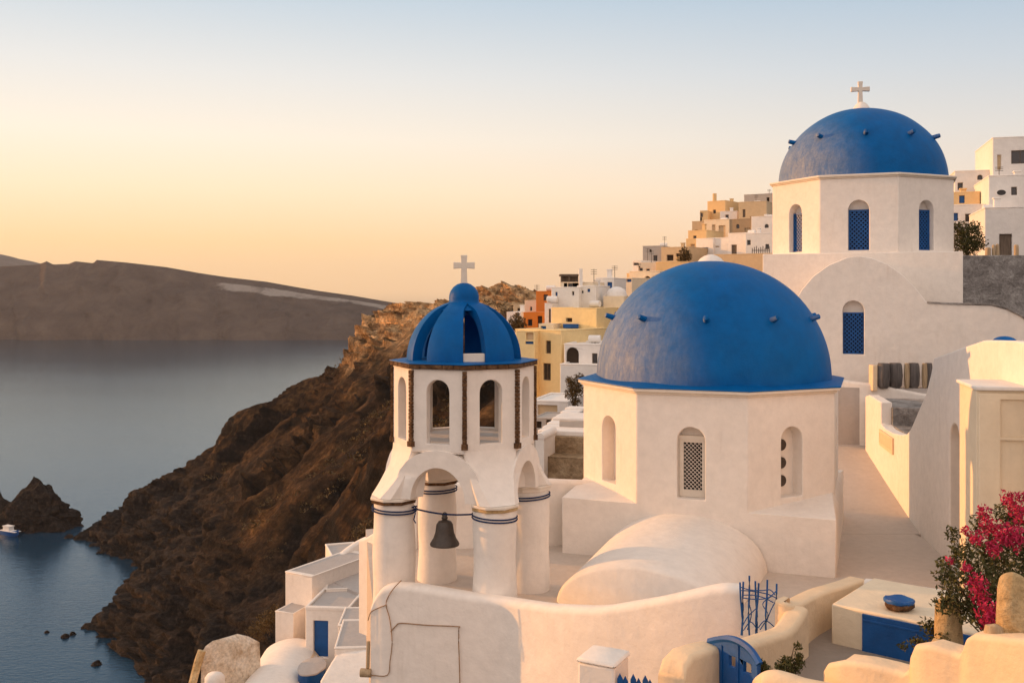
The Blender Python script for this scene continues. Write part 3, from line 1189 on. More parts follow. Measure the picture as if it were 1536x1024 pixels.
mb.slab([(ctr + uU * a + nU * b)[:2] for a, b in ((-3.46, 3.46), (3.52, 3.46), (3.52, -3.46), (-3.46, -3.46))], -4, uz0 + .10)
mb.build('base_block', M['white'], up, bevel=.025)
# arched gable wall in front, with its barrel vault
YW = 33.0
OUT = [(1100, 640), (1600, 640), (1600, 512), (1575, 500), (1550, 487), (1530, 474), (1510, 464), (1488, 458), (1440, 457), (1391, 455), (1375, 434), (1356, 414), (1332, 397),
       (1308, 387), (1288, 384), (1268, 387), (1244, 397), (1220, 414), (1203, 434), (1190, 455), (1100, 457)]
nW, uW = facing(-20)
pW = P(1290, 455, YW)


def wall2d(px, py, p0, n, u):
    q = hit(px, py, p0, n) - Vector(p0)
    return (q.dot(u), q.z)


poly = [wall2d(x, y, pW, nW, uW) for x, y in OUT]
wA = [wall2d(x, y, pW, nW, uW) for x, y in ((1264, 531), (1296, 451))]
ww = wA[1][0] - wA[0][0]
wx = (wA[0][0] + wA[1][0]) / 2
wz, wt = wA[0][1], wA[1][1]
mb = MB()
mb.prism(poly, pW, uW, UP, -nW, .45, [arch(ww, wt - wz, wx, wz)])
mb.build('gable_wall', M['white'], up, bevel=.02)
mb = MB()
va = [wall2d(x, y + 1.2, pW, nW, uW) for x, y in OUT[9:20]]
va = va + [(va[-1][0], va[-1][1] - 3), (va[0][0], va[0][1] - 3)]
mb.prism(va, pW - nW * .44, uW, UP, -nW, 4.2)
mb.build('barrel_vault', M['white'], up, smooth=50)
mb = MB()
cop = [hit(x, y - .6, pW, nW) - nW * .2 for x, y in [(1600, 512), (1575, 500), (1550, 487), (1530, 474), (1510, 464), (1488, 458), (1440, 457), (1392, 455)]]
for a, b in zip(cop, cop[1:]):
    d = b - a
    mb.box((a + b) / 2 + UP * .02, (d.length + .02, .50, .05), rot=Matrix((d.normalized(), nW, d.normalized().cross(nW))).transposed())
mb.build('coping', M['greystone'], up, bevel=.01)
mb = MB()
hh = (wt - wz) * .78
mb.prism(rect(wx - ww / 2 + .01, wz + .005, wx + ww / 2 - .01, wz + hh), pW - nW * .2, uW, UP, -nW, .06, [rect(wx - ww / 2 + .05, wz + .05, wx + ww / 2 - .05, wz + hh - .05)])
w = mb.build('window', M['bluew'], up, bevel=.005)
mb = MB()
lattice(mb, pW - nW * .215 + uW * wx + UP * (wz + .05), uW, UP, -nW, ww - .1, hh - .1, .135, .040, .02)
mb.build('lattice', M['bluew'], w)
mb = MB()
mb.prism(rect(wx - ww / 2 - .1, wz - .1, wx + ww / 2 + .1, wz + hh - .03), pW - nW * .30, uW, UP, -nW, .02)
mb.build('pane', M['blackgap'], w)
mb = MB()
mb.prism(rect(wx - ww / 2 - .1, wz + hh - .035, wx + ww / 2 + .1, wt + .1), pW - nW * .29, uW, UP, -nW, .1)
mb.build('niche_back', M['white'], up)

# ------------------------------------------------------------------ the bell tower
TX, TY = -.916, 19.0
tw = thing('bell_tower', (TX, TY, FL), 'white bell tower on four round columns with an open blue ribbed dome and cross', 'bell tower')
oz0, oz1 = -2.84, -1.36
OA, CA4 = 3.2, 25.7          # how the octagon and the columns are turned
mb = MB()
fr = drum_faces(mb, TX, TY, 1.35, OA, oz0, oz1, [(.44, -2.70, -1.55)] * 8, .17)
mb.build('lantern', M['white'], tw, bevel=.012)
mb = MB()
mb.slab(octagon(TX, TY, 1.345, OA), oz0 - .02, oz0 + .10)
mb.build('lantern_floor', M['white'], tw, bevel=.012)
# brick cornice, blue roof sheet
mb = MB()
for k in range(8):
    a = R(OA + 22.5 + 45 * k)
    nrm, u = facing(OA + 22.5 + 45 * k)
    L = 2 * 1.41 * math.sin(R(22.5))
    nb = 5
    for i in range(nb):
        c = Vector((TX, TY, oz1 + .042 + random.uniform(-.004, .004))) + nrm * (1.41 * math.cos(R(22.5)) - .09) + u * ((i + .5) / nb - .5) * L
        mb.box(c, (L / nb * .975, .18, .078), R(OA + 22.5 + 45 * k))
mb.build('cornice', M['brick'], tw, bevel=.01)
mb = MB()
mb.slab(octagon(TX, TY, 1.30, OA), oz1 + .005, oz1 + .085)
mb.hull([p + UP * (oz1 + .086) for p in octagon(TX, TY, 1.42, OA)] + [p + UP * (oz1 + .10) for p in octagon(TX, TY, 1.42, OA)] + [p + UP * (oz1 + .125) for p in octagon(TX, TY, 1.05, OA)])
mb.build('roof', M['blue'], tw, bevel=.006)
# brick strips at the corners
for k, p in enumerate(octagon(TX, TY, 1.36, OA)):
    mb = MB()
    a = R(OA + 45 * k)
    z = oz1 - .02
    while z > oz0 + .20:
        h = random.uniform(.055, .085)
        mb.box(p + UP * (z - h / 2), (.085 + random.uniform(-.006, .006), .06, h - .006), a)
        z -= h
    mb.box(p + UP * (z - .05), (.12, .10, .10), a)
    mb.build('brick_strip', M['brick'], tw, bevel=.008)
# six wide ribs make the dome
dz = oz1 + .10
RD, RT = 1.09, .19
for k in range(6):
    ac = -17 + 60 * k
    mb = MB()
    NA, NB = 14, 22
    grid = []
    for j in range(NB + 1):
        th_ = math.pi / 2 * j / NB * .86           # from the base up
        # the opening closes to an arch near the top
        fr_ = j / NB
        half = 18.8 + (11.2 * max(0, (fr_ - .70) / .22) ** 2 if fr_ > .70 else 0)
        half = min(half, 30)
        for i in range(NA + 1):
            a = R(ac - half + 2 * half * i / NA)
            grid.append((th_, a))
    for rad in (RD, RD - RT):
        for th_, a in grid:
            rr = rad * math.cos(th_)
            mb.v.append(Vector((TX + rr * math.sin(a), TY - rr * math.cos(a), dz + (rad + .04) * math.sin(th_))))
    G = (NA + 1) * (NB + 1)
    for j in range(NB):
        for i in range(NA):
            a = j * (NA + 1) + i
            mb.f += [(a, a + 1, a + NA + 2, a + NA + 1), (G + a, G + a + NA + 1, G + a + NA + 2, G + a + 1)]
        for i in (0, NA):
            a = j * (NA + 1) + i
            mb.f.append((a, a + NA + 1, G + a + NA + 1, G + a))
    for j in (0, NB):
        for i in range(NA):
            a = j * (NA + 1) + i
            mb.f.append((a, a + 1, G + a + 1, G + a))
    mb.build('dome_rib', M['bluet'], tw)
mb = MB()
mb.lathe([(.50, -.12), (.40, -.05), (.315, .0), (.285, .05), (.287, .11), (.28, .18), (.255, .25), (.205, .32), (.13, .375), (.06, .398), (0, .405)], (TX, TY, -.20), 32)
mb.build('finial', M['bluet'], tw)
mb = MB()
cross(mb, (TX, TY, .185), .545, .41, .105, .10, R(2))
mb.build('cross', M['trim'], tw, bevel=.01)
# small white block in the dome opening
nrm, u = facing(13)
mb = MB()
mb.box(Vector((TX, TY, dz + .09)) + nrm * .96, (.40, .12, .16), R(13))
mb.build('sill_block', M['trim'], tw, bevel=.01)
# lower body: four arches and four flared corners standing on the columns
RC = 1.40
cols4 = []
for k in range(4):
    a = R(CA4 + 90 * k)
    cols4.append(Vector((TX + RC * math.sin(a), TY - RC * math.cos(a), 0)))
zl = -3.72
for k in range(4):
    al = CA4 + 45 + 90 * k                # arch faces lie between the columns
    nrm, u = facing(al)
    mb = MB()
    ap = 1.35 * math.cos(R(22.5))
    o = Vector((TX, TY, 0)) + nrm * (ap + .02)
    hw = .86
    inner = [(.53 * math.cos(math.pi * i / 20), zl + .60 * math.sin(math.pi * i / 20)) for i in range(21)]
    outer = [(-hw, zl)]
    for i in range(13):
        q = math.pi * (1 - i / 12)
        outer.append((hw * math.cos(q) * (1.0 - .0 * math.sin(q)), zl + (oz0 + .03 - zl) * max(0.0, math.sin(q)) ** .8))
    outer.append((hw, zl))
    poly = outer + inner
    mb.prism(poly, o, u, UP, -nrm, .34)
    mb.build('arch', M['white'], tw, bevel=.014)
for k in range(4):
    al = CA4 + 90 * k
    nrm, u = facing(al)
    mb = MB()
    ap = 1.35 * math.cos(R(22.5))
    half = 1.35 * math.sin(R(22.5))
    c = Vector((TX, TY, 0))
    n2 = 10
    prev = None
    secs = []
    for i in range(n2 + 1):
        t = i / n2
        z = oz0 + .04 + (zl - oz0 - .04) * t
        e = t ** 1.6
        out = ap - .002 + (RC + .36 - ap) * e
        hb = half + .002 + (.385 - half) * t
        ch = .15 * t + .004
        inn_ = ap - .34 + (RC - .44 - ap + .34) * e
        s = [c + nrm * d_ + u * h_ + UP * z for d_, h_ in ((out, -hb + ch), (out, hb - ch), (out - ch, hb), (inn_, hb * .92), (inn_, -hb * .92), (out - ch, -hb))]
        secs.append(s)
    for s in secs:
        mb.v += s
    for i in range(n2):
        for q in range(6):
            q2 = (q + 1) % 6
            mb.f.append((i * 6 + q, i * 6 + q2, i * 6 + 6 + q2, i * 6 + 6 + q))
    mb.f += [tuple(range(6)), tuple(n2 * 6 + q for q in range(6))]
    mb.build('corner_spandrel', M['white'], tw, bevel=.012)
for k, c in enumerate(cols4):
    al = CA4 + 90 * k
    # ledge above the column: plaster cap on a course of old brick
    mb = MB()
    mb.slab([p[:2] for p in octagon(c.x, c.y, .455, CA4)], zl - .055, zl - .005)
    lg = mb.build('ledge', M['trim'], tw, bevel=.012)
    mb = MB()
    mb.slab([p[:2] for p in octagon(c.x, c.y, .435, CA4)], zl - .115, zl - .052)
    bumpy(mb, .012, 3)
    mb.build('brick_course', M['brick'] if k in (2, 3) else (M['pillar'] if k == 0 else M['trim']), lg, bevel=.012)
    mb = MB()
    prof = [(.40, FL - .6)]
    for i in range(13):
        t = i / 12
        prof.append((.395 - .018 * t + .012 * math.sin(t * 9 + k), FL + (zl - .06 - FL) * t))
    mb.lathe(prof, c, 40)
    bumpy(mb, .010, 1.7)
    col = mb.build('column', M['white'], tw, smooth=60)
    mb = MB()
    tilt = (-.02, .03, .01, -.02)[k]
    for dzr in (-.225, -.275):
        mb.tube([c + Vector((.402 * math.sin(R(a)), -.402 * math.cos(R(a)), zl + dzr + tilt * math.sin(R(a)))) for a in range(0, 360, 12)], .0135, 6, closed=True)
    mb.build('rope_band', M['navy'], col)

# the bell on its rope
pl = cols4[3] + (cols4[0] - cols4[3]).normalized() * .40
pr = cols4[0] - (cols4[0] - cols4[3]).normalized() * .40
pl = pl + UP * (zl - .22)
pr = pr + UP * (zl - .24)
mb = MB()
rp = [pl + (pr - pl) * (i / 10) - UP * (.05 * math.sin(math.pi * i / 10)) for i in range(11)]
mb.tube(rp, .016, 6)
for e in (pl,):
    mb.tube([e, e + Vector((.03, -.03, -.08)), e + Vector((.0, -.02, -.20)), e + Vector((.04, -.04, -.26))], .012, 5)
    mb.tube([e + Vector((-.05, 0, .02)), e + Vector((.06, -.02, .05))], .014, 5)
o = mb.build('rope', M['navy'])
tag(o, 'taut navy blue rope tied between two tower columns, carrying the bell', 'rope')
bp = pl + (pr - pl) * .52 - UP * .05
bell = thing('bell', bp - UP * .60, 'dark bronze bell hanging from the blue rope under the tower arch', 'bell')
mb = MB()
bc = bp - UP * .545
prof = [(.225, 0), (.262, -.012), (.268, .01), (.25, .045), (.205, .12), (.172, .21), (.16, .29), (.152, .36), (.118, .415), (.06, .435), (.05, .445), (0, .45)]
mb.lathe(prof, bc, 36)
mb.build('bell_body', M['iron'], bell)
mb = MB()
mb.lathe([(.03, 0), (.055, .03), (.06, .05), (.035, .08), (.03, .10)], bc + UP * .435, 14)
mb.tube([bc + Vector((.04 * math.cos(a), 0, .53 + .045 * math.sin(a))) for a in [2 * math.pi * i / 12 for i in range(12)]], .012, 6, closed=True)
mb.build('hanger', M['iron'], bell)
mb = MB()
mb.tube([bc + UP * .3, bc + UP * .0, bc - UP * .04], [.012, .014, .03], 8)
mb.build('clapper', M['iron'], bell)

# ------------------------------------------------------------------ parapets and yards round the churches
def ribbon_px(tops):
    return [P(*t) for t in tops]


def parapet(name, tops, th, zb, label, mat='white', rnd=.7, smooth=6, side=0.0, cat='wall', group=None):
    b = MB()
    b.ribbon(ribbon_px(tops), th, zb, rnd, .012, smooth, side)
    o_ = b.build(name, M[mat], smooth=60)
    return tag(o_, label, cat, group)


# long parapet in the foreground: flat under the tower, then swinging towards the viewer
par = parapet('parapet_wall', [(556, 907, 17.66), (563, 892, 17.64), (576, 880, 17.58), (610, 878, 17.48), (680, 888, 17.27), (735, 897, 17.10), (775, 903, 16.80), (845, 910, 16.0),
                               (900, 911, 15.5), (960, 903, 15.1), (1000, 896, 14.85), (1040, 889, 14.65), (1085, 881, 14.5), (1112, 882, 14.45)], .34, -10.5,
              'long whitewashed parapet wall curving in front of the bell tower and vault', side=-.17)
parapet('parapet_wall', [(1163, 898, 14.2), (1180, 903, 14.1), (1197, 906, 14.2), (1222, 897, 14.8), (1250, 885, 15.3), (1298, 868, 16.2)], .30, -6.6,
        'white topped wall running back from the blue iron railing towards the corner', 'warm', side=-.15, rnd=.35)
parapet('parapet_wall', [(1197, 907, 14.15), (1186, 925, 13.9), (1172, 941, 13.6), (1140, 953, 13.2), (1112, 962, 12.7), (1086, 968, 12.25)], .32, -6.6,
        'low rounded wall end stepping down from the corner to the blue gate', 'warm', rnd=.5)
parapet('parapet_wall', [(1298, 868, 16.25), (1330, 871, 16.05), (1370, 878, 15.75), (1420, 887, 15.35), (1500, 905, 14.8), (1600, 925, 14.2)], .28, -6.6,
        'low white back wall behind the flat roof with the blue bowl', smooth=4)
parapet('parapet_wall', [(545, 806, 23.6), (556, 803, 23.4), (575, 790, 23.0), (600, 760, 22.7), (625, 738, 22.7)], .25, -8,
        'white parapet sweeping up behind the leftmost tower column')
parapet('parapet_wall', [(600, 742, 22.8), (640, 728, 22.8), (700, 722, 22.8), (760, 718, 22.9), (815, 717, 23.0), (850, 719, 23.2), (900, 722, 23.6)], .30, -7.5,
        'tall white terrace wall between the bell tower and the church', smooth=3)
parapet('parapet_wall', [(1225, 562, 32.6), (1265, 569, 32.3), (1300, 574, 32.0), (1345, 582, 31.8), (1400, 592, 31.6), (1480, 600, 31.4)], .35, -6.9,
        'white wall across the end of the path below the arched gable', rnd=.5, smooth=3)
mb = MB()
mb.slab([(9.6, 32.1), (17, 31.2), (17, 33.1), (9.6, 33.1)], -5, -3.02)
kind(mb.build('upper_terrace', M['floor2']), 'structure')
# rusty pipe run and cracks on the foreground parapet
nP, uP = facing(math.degrees(math.atan2(-.37, -.93)) + 180 if False else -21.6)
p0 = P(610, 878, 17.48)
dP = (P(735, 897, 17.10) - p0)
dP.z = 0
dP.normalize()
nP = Vector((dP.y, -dP.x, 0))


def onwall(lst, off=.022):
    return [hit(x, y, p0 + nP * off, nP) for x, y in lst]


mb = MB()
mb.tube(crom(onwall([(602, 870), (592, 880), (583, 893), (579, 906), (584, 925), (587, 945), (588, 965), (585, 990), (581, 1012), (557, 1012)], .03), 4), .009, 5)
tag(mb.build('cable', M['rust']), 'thin brown cable looping down the narrow left end of the parapet', 'cable')
mb = MB()
mb.tube(crom(onwall([(586, 947), (594, 938), (602, 934), (640, 937), (686, 939), (688, 942), (688, 962), (689, 990), (690, 1030)], .03), 4), .010, 5)
tag(mb.build('cable', M['rust']), 'brown cable framing a square on the parapet below the bell', 'cable')
mb = MB()
mb.tube(crom(onwall([(579, 907), (566, 912), (556, 918), (552, 930)], .03), 4), .009, 5)
tag(mb.build('cable', M['rust']), 'short brown cable bending round the left corner of the parapet', 'cable')
mb = MB()
q = onwall([(549, 1008)], 0)[0]
mb.tube([q + Vector((-.10, 0, 0)), q + Vector((.10, -.02, 0))], .075, 10)
mb.tube([q + Vector((.03, .0, .08)), q + Vector((.04, .02, .55))], .035, 8)
tag(mb.build('drain_pipe', M['woodpale'], bevel=.008), 'stubby brown clay drain at the foot of the parapet corner', 'pipe')

# --- house on the right of the path
rh = thing('house', (10.5, 24, FL), 'white house with a sloping gable shoulder on the right of the path', 'house')
nR = Vector((-1, .175, 0)).normalized()
uR = Vector((-.175, -1, 0)).normalized()          # towards the viewer
pR = Vector((9.5, 22, 0))


def rw(x, y):
    q_ = hit(x, y, pR, nR) - pR
    return (q_.dot(uR), q_.z)


out = [(1299, 700), (1298, 594), (1303, 592), (1321, 603), (1321, 636), (1327, 643), (1338, 649), (1350, 652), (1360, 651), (1366, 643), (1378, 615), (1389, 590), (1396, 562), (1401, 537),
       (1420, 530), (1450, 519), (1473, 511), (1480, 510), (1520, 511)]
poly = [rw(*p) for p in out]
poly[0] = (poly[1][0], -7.0)
xe = poly[-1][0]
poly += [(xe + 1.6, poly[-1][1]), (xe + 1.6, -7.0)]
dA, dB = rw(1424, 832), rw(1441, 640)
mb = MB()
mb.prism(poly, pR, uR, UP, -nR, .32, [arch(dB[0] - dA[0], dB[1] - (-5.75), (dA[0] + dB[0]) / 2, -5.75)])
mb.build('wall', M['white'], rh, bevel=.03)
mb = MB()
q0, q1 = poly[1], poly[3]
mb.prism(rect(q0[0] + .05, q0[1] - .35, rw(1389, 600)[0] + .2, q0[1] - .05), pR - nR * 1.15, uR, UP, -nR, 3.2)
mb.prism(rect(q1[0], -6, rw(1392, 600)[0], q0[1] - .36), pR - nR * .95, uR, UP, -nR, .5)
mb.prism(rect(q0[0] + .0, -6, q1[0] + .12, q0[1] - .052), pR - nR * .30, uR, UP, -nR, 1.2)
mb.prism(rect(q1[0] + .1, -5.5, rw(1385, 600)[0], rw(1350, 655)[1] - .02), pR - nR * .31, uR, UP, -nR, .7)
mb.build('roof', M['greystone'], rh, bevel=.02)
mb = MB()
q2 = rw(1401, 537)
mb.prism([(q2[0], -4), (q2[0], q2[1] - .05), (rw(1473, 511)[0], rw(1473, 511)[1] - .06), (xe + 1.6, rw(1480, 511)[1] - .06), (xe + 1.6, -4)], pR - nR * .31, uR, UP, -nR, 4.0)
mb.build('upper_roof', M['white'], rh, bevel=.04)
gA, gB = rw(1321, 638), rw(1341, 682)
mb = MB()
mb.prism(rect(gA[0], gB[1], gB[0], gA[1] - .1), pR + nR * .0, uR, UP, nR, .05, [rect(gA[0] + .08, gB[1] + .08, gB[0] - .08, gA[1] - .18)])
k0 = gA[0] + .08
sh = mb.build('shutter', M['warm'], rh, bevel=.006)
mb = MB()
i = 0
while k0 < gB[0] - .12:
    mb.prism(rect(k0, gB[1] + .07, k0 + .06, gA[1] - .17), pR + nR * (.003 + .004 * (i % 2)), uR, UP, nR, .035)
    k0 += .062
    i += 1
mb.build('slats', M['warm'], sh, bevel=.004)
mb = MB()
mb.prism(arch(dB[0] - dA[0] + .1, dB[1] + 5.7, (dA[0] + dB[0]) / 2, -5.75), pR - nR * .27, uR, UP, -nR, .04)
dr = mb.build('door', M['woodpale'], rh)
mb = MB()
mb.lathe([(.001, -.02), (.06, -.02), (.07, 0), (.06, .03), (.001, .03)], pR - nR * .25 + uR * (dB[0] - .2) + UP * -4.2, 12)
mb.build('handle', M['iron'], dr)
# boxy doorway house standing in front of it
bx = thing('house', (8.6, 17, FL), 'cream flat topped house block with panelled front behind the magenta flowers', 'house')
bA, bB = Vector((7.70, 16.5, 0)), Vector((8.02, 17.85, 0))
bC, bD = Vector((11.2, 16.0, 0)), Vector((11.5, 17.4, 0))
zt_ = P(0, 583, 16.6).z
mb = MB()
mb.slab([v[:2] for v in (bA, bC, bD, bB)], -7, zt_)
mb.build('wall', M['cream'], bx, bevel=.03)
uB = (bC - bA).normalized()
nB = Vector((uB.y, -uB.x, 0))
mb = MB()
mb.prism(rect(.02, -7, 3.4, zt_ - .06), bA + nB * .002, uB, UP, nB, .05, [rect(.36, zt_ - .78, 3.3, zt_ - .16), rect(.36, -6.5, 3.3, zt_ - .83)])
mb.build('panelling', M['cream'], bx, bevel=.012)
mb = MB()
mb.slab([(v + d_)[:2] for v, d_ in ((bA, Vector((-.04, -.06, 0))), (bC, Vector((.05, -.06, 0))), (bD, Vector((.05, .04, 0))), (bB, Vector((-.04, .04, 0))))], zt_ - .01, zt_ + .05)
mb.build('coping', M['whitef'], bx, bevel=.015)
# small blue dome peeping over the roof
mb = MB()
c = P(1507, 512, 20.6)
mb.lathe(dome_prof(.24, .13, 10), c + UP * -.02, 28)
mb.lathe([(.30, -.25), (.30, -.03), (.25, -.015)], c, 28)
tag(mb.build('roof_dome', M['blue']), 'tiny blue dome peeping over the lit roof at the far right', 'dome')
# stacked old boards on the upper terrace
bd = thing('board_stack', P(1350, 582, 31.9), 'dark weathered boards stacked on the ledge under the arched window', 'boards')
for k, (x0, x1, lean, mm) in enumerate([(1312, 1331, .05, 'woodgrey'), (1331, 1352, -.03, 'woodgrey'), (1352, 1360, .1, 'woodpale'), (1360, 1378, -.06, 'woodgrey'), (1378, 1386, .14, 'woodpale'), (1386, 1398, -.12, 'woodgrey')]):
    a, b = P(x0, 552 + (k % 3), 31.9), P(x1, 586, 31.9)
    mb = MB()
    w_ = b.x - a.x
    mb.lathe([(w_ * .30, 0), (w_ * .46, .08), (w_ * .52, .4), (w_ * .47, .72), (w_ * .40, .80)], ((a.x + b.x) / 2 + lean * .2, 31.72 + .1 * (k % 2), -3.02), 12)
    mb.build('board_bundle', M[mm], bd, bevel=.01)
mb = MB()
mb.box(P(1308, 566, 31.9) + Vector((0, -.1, 0)), (.16, .3, .82), .1)
mb.build('end_post', M['warm'], bd, bevel=.02)

# --- yard at the bottom right
mb = MB()
mb.slab([(2.6, 11.8), (4.2, 10), (8, 8), (9.5, 14), (6.4, 16.6), (3.2, 14.2)], -7, -5.12)
kind(mb.build('yard', M['yard']), 'structure')
mb = MB()
for i in range(4):
    mb.slab([(3.0 + .0 * i, 11.3 + .42 * i), (5.6, 10.6 + .42 * i), (5.9, 11.02 + .42 * i), (3.2, 11.74 + .42 * i)], -7, -5.45 + .085 * i)
tag(mb.build('steps', M['yard'], bevel=.02), 'worn grey steps in the small yard beside the blue gate', 'steps')
rf = thing('bench_house', (6, 14.4, -5.1), 'low white block with flat top and a blue hatch, holding the blue bowl', 'low house')
bz = P(0, 905, 14.6).z
A_, B_ = Vector((4.68, 14.6, 0)), Vector((6.6, 13.02, 0))
uH = (B_ - A_).normalized()
nH = Vector((uH.y, -uH.x, 0))
LH = (B_ - A_).length
inn2 = -nH


def rh2(x, y):
    q_ = hit(x, y, A_, nH) - A_
    return (q_.dot(uH), q_.z)


h0, h1 = rh2(1294, 919), rh2(1294, 986)
mb = MB()
mb.prism(rect(0, -6.8, LH, bz), A_, uH, UP, -nH, 1.75, [])
mb.build('wall', M['cream'], rf, bevel=.03)
mb = MB()
mb.prism(rect(h0[0], h1[1] - .05, LH - .02, h0[1]), A_ + nH * .002, uH, UP, nH, .03)
hd = mb.build('hatch', M['bluew'], rf, bevel=.008)
mb = MB()
mb.prism(rect(h0[0] + .01, h0[1] - .10, LH - .03, h0[1] - .07), A_ + nH * .033, uH, UP, nH, .012)
mb.build('batten', M['bluew'], hd, bevel=.004)
bw = thing('bowl', P(1349, 907, 14.35), 'rough clay bowl with bright blue inside on the flat white block', 'bowl')
c = Vector((P(1349, 907, 14.35).x, 14.35, bz))
mb = MB()
mb.lathe([(.10, 0), (.17, .015), (.205, .06), (.20, .10), (.18, .125), (.15, .11), (.14, .08)], c, 26)
bumpy(mb, .03, 9)
mb.build('clay_shell', M['brick'], bw, smooth=60)
mb = MB()
mb.lathe([(.205, .105), (.215, .135), (.195, .155), (.16, .135), (.09, .115), (.0, .11)], c, 24)
bumpy(mb, .018, 11)
mb.build('blue_lining', M['bluew'], bw, smooth=60)
# stepped golden wall nearest the viewer
parapet('stepped_wall', [(1258, 1003, 11.1), (1259, 992, 11.0), (1275, 985, 10.9), (1310, 988, 10.75), (1345, 995, 10.6), (1366, 1001, 10.5), (1378, 996, 10.42), (1384, 975, 10.38), (1390, 962, 10.32), (1405, 961, 10.2),
                         (1430, 968, 10.1), (1450, 974, 10.0), (1459, 968, 9.95), (1465, 952, 9.9), (1474, 945, 9.85), (1500, 948, 9.7), (1530, 952, 9.5), (1600, 958, 9.1)], .34, -7.5,
        'golden stepped wall with rounded shoulders, nearest the viewer at bottom right', 'warm', rnd=.38, smooth=1)
parapet('stub_wall', [(1008, 1010, 11.7), (1012, 990, 11.75), (1024, 976, 11.85), (1045, 969, 12.0), (1066, 964, 12.2), (1074, 968, 12.3)], .36, -7.5,
        'short rounded golden wall left of the blue gate', 'warm', rnd=.4, smooth=1)
parapet('stub_wall', [(1136, 1024, 11.0), (1142, 1012, 11.0), (1160, 1007, 10.95), (1185, 1012, 10.85), (1210, 1019, 10.75), (1262, 1027, 10.6)], .30, -7.5,
        'low golden wall top under the small plants at the bottom edge', 'warm', rnd=.9)
mb = MB()
for (px_, Y_, w_, t_) in ((905, 12.6, .50, 988),):
    c = P(px_, t_, Y_)
    mb.box(c - UP * 1.6, (w_, w_, 3.2), R(-28))
    mb.hull([c + Matrix.Rotation(R(-28), 3, 'Z') @ Vector((x * .27, y * .27, z)) for x in (-1, 1) for y in (-1, 1) for z in (0.0, .05)] + [c + Matrix.Rotation(R(-28), 3, 'Z') @ Vector((x * .16, y * .16, .10)) for x in (-1, 1) for y in (-1, 1)])
bumpy(mb, .01, 2)
tag(mb.build('chimney', M['white'], bevel=.03), 'squat white square chimney top below the curved parapet', 'chimney')
pk = thing('picket_fence', P(947, 1035, 12.3), 'pointed blue wooden pickets just showing at the bottom edge', 'fence')
for k, (px_, t_) in enumerate(((930, 1009), (938, 1013), (950, 1010), (958, 1016), (968, 1012), (975, 1018))):
    c = P(px_, t_, 12.3)
    mb = MB()
    mb.hull([c + Vector((x * .035, y * .012, z)) for x in (-1, 1) for y in (-1, 1) for z in (-.07, -1.2)] + [c + Vector((0, y * .012, 0)) for y in (-1, 1)])
    mb.build('picket', M['bluew'], pk)
mb = MB()
mb.box(P(953, 1028, 12.33), (.42, .03, .05))
mb.build('rail', M['bluew'], pk)

# golden stone gate posts
def stone_post(px0, px1, pyt, Y, zb, label, taper=.93):
    a, b = P(px0, pyt, Y), P(px1, pyt, Y)
    w_ = (b.x - a.x)
    m_ = MB()
    h_ = a.z - zb
    prof = [(w_ / 2 * 1.05, (h_ - w_ * .5) * i / 10) for i in range(10)]
    for i in range(9):
        q = math.pi / 2 * i / 8
        prof.append((w_ / 2 * math.cos(q) ** .7 if i < 8 else 0, h_ - w_ * .5 + w_ * .5 * math.sin(q)))
    m_.lathe(prof, ((a.x + b.x) / 2, Y + w_ / 2, zb), 24, sy=.8)
    bumpy(m_, .035, 2.6)
    bumpy(m_, .012, 9)
    return tag(m_.build('stone_post', M['pillar'], smooth=60), label, 'post', 'stone gate posts')


stone_post(1413, 1450, 899, 12.0, -6, 'rounded golden stone post behind the flowering bush')
stone_post(1507, 1556, 866, 9.6, -6, 'tall rounded stone post cut by the right edge of the picture')
mb = MB()
a = P(1492, 938, 9.75)
mb.lathe([(.13, -2.5), (.12, -.5), (.105, -.1), (.08, 0), (0, .02)], a, 18)
bumpy(mb, .02, 6)
tag(mb.build('timber_post', M['woodpale'], smooth=60), 'cracked dry timber post set between the stepped wall and tall stone post', 'post')
mb = MB()
a = P(1430, 990, 11.2)
mb.hull([a + Vector((random.uniform(-.32, .32), random.uniform(-.2, .2), random.uniform(-.3, .22))) for _ in range(26)])
tag(mb.build('field_stone', M['pillar'], bevel=.03), 'rough golden boulder at the foot of the rounded stone post', 'stone')

# the blue gate
gt = thing('gate', P(1100, 1040, 11.9), 'blue wooden gate with curved top and two square openings', 'gate')
gA_, gB_ = P(1066, 1000, 12.25), P(1144, 1000, 11.35)
uG = (gB_ - gA_)
uG.z = 0
LG = uG.length
uG.normalize()
nG = Vector((uG.y, -uG.x, 0))


def gw(x, y):
    q_ = hit(x, y, gA_, nG) - Vector((gA_.x, gA_.y, 0))
    return (q_.dot(uG), q_.z)


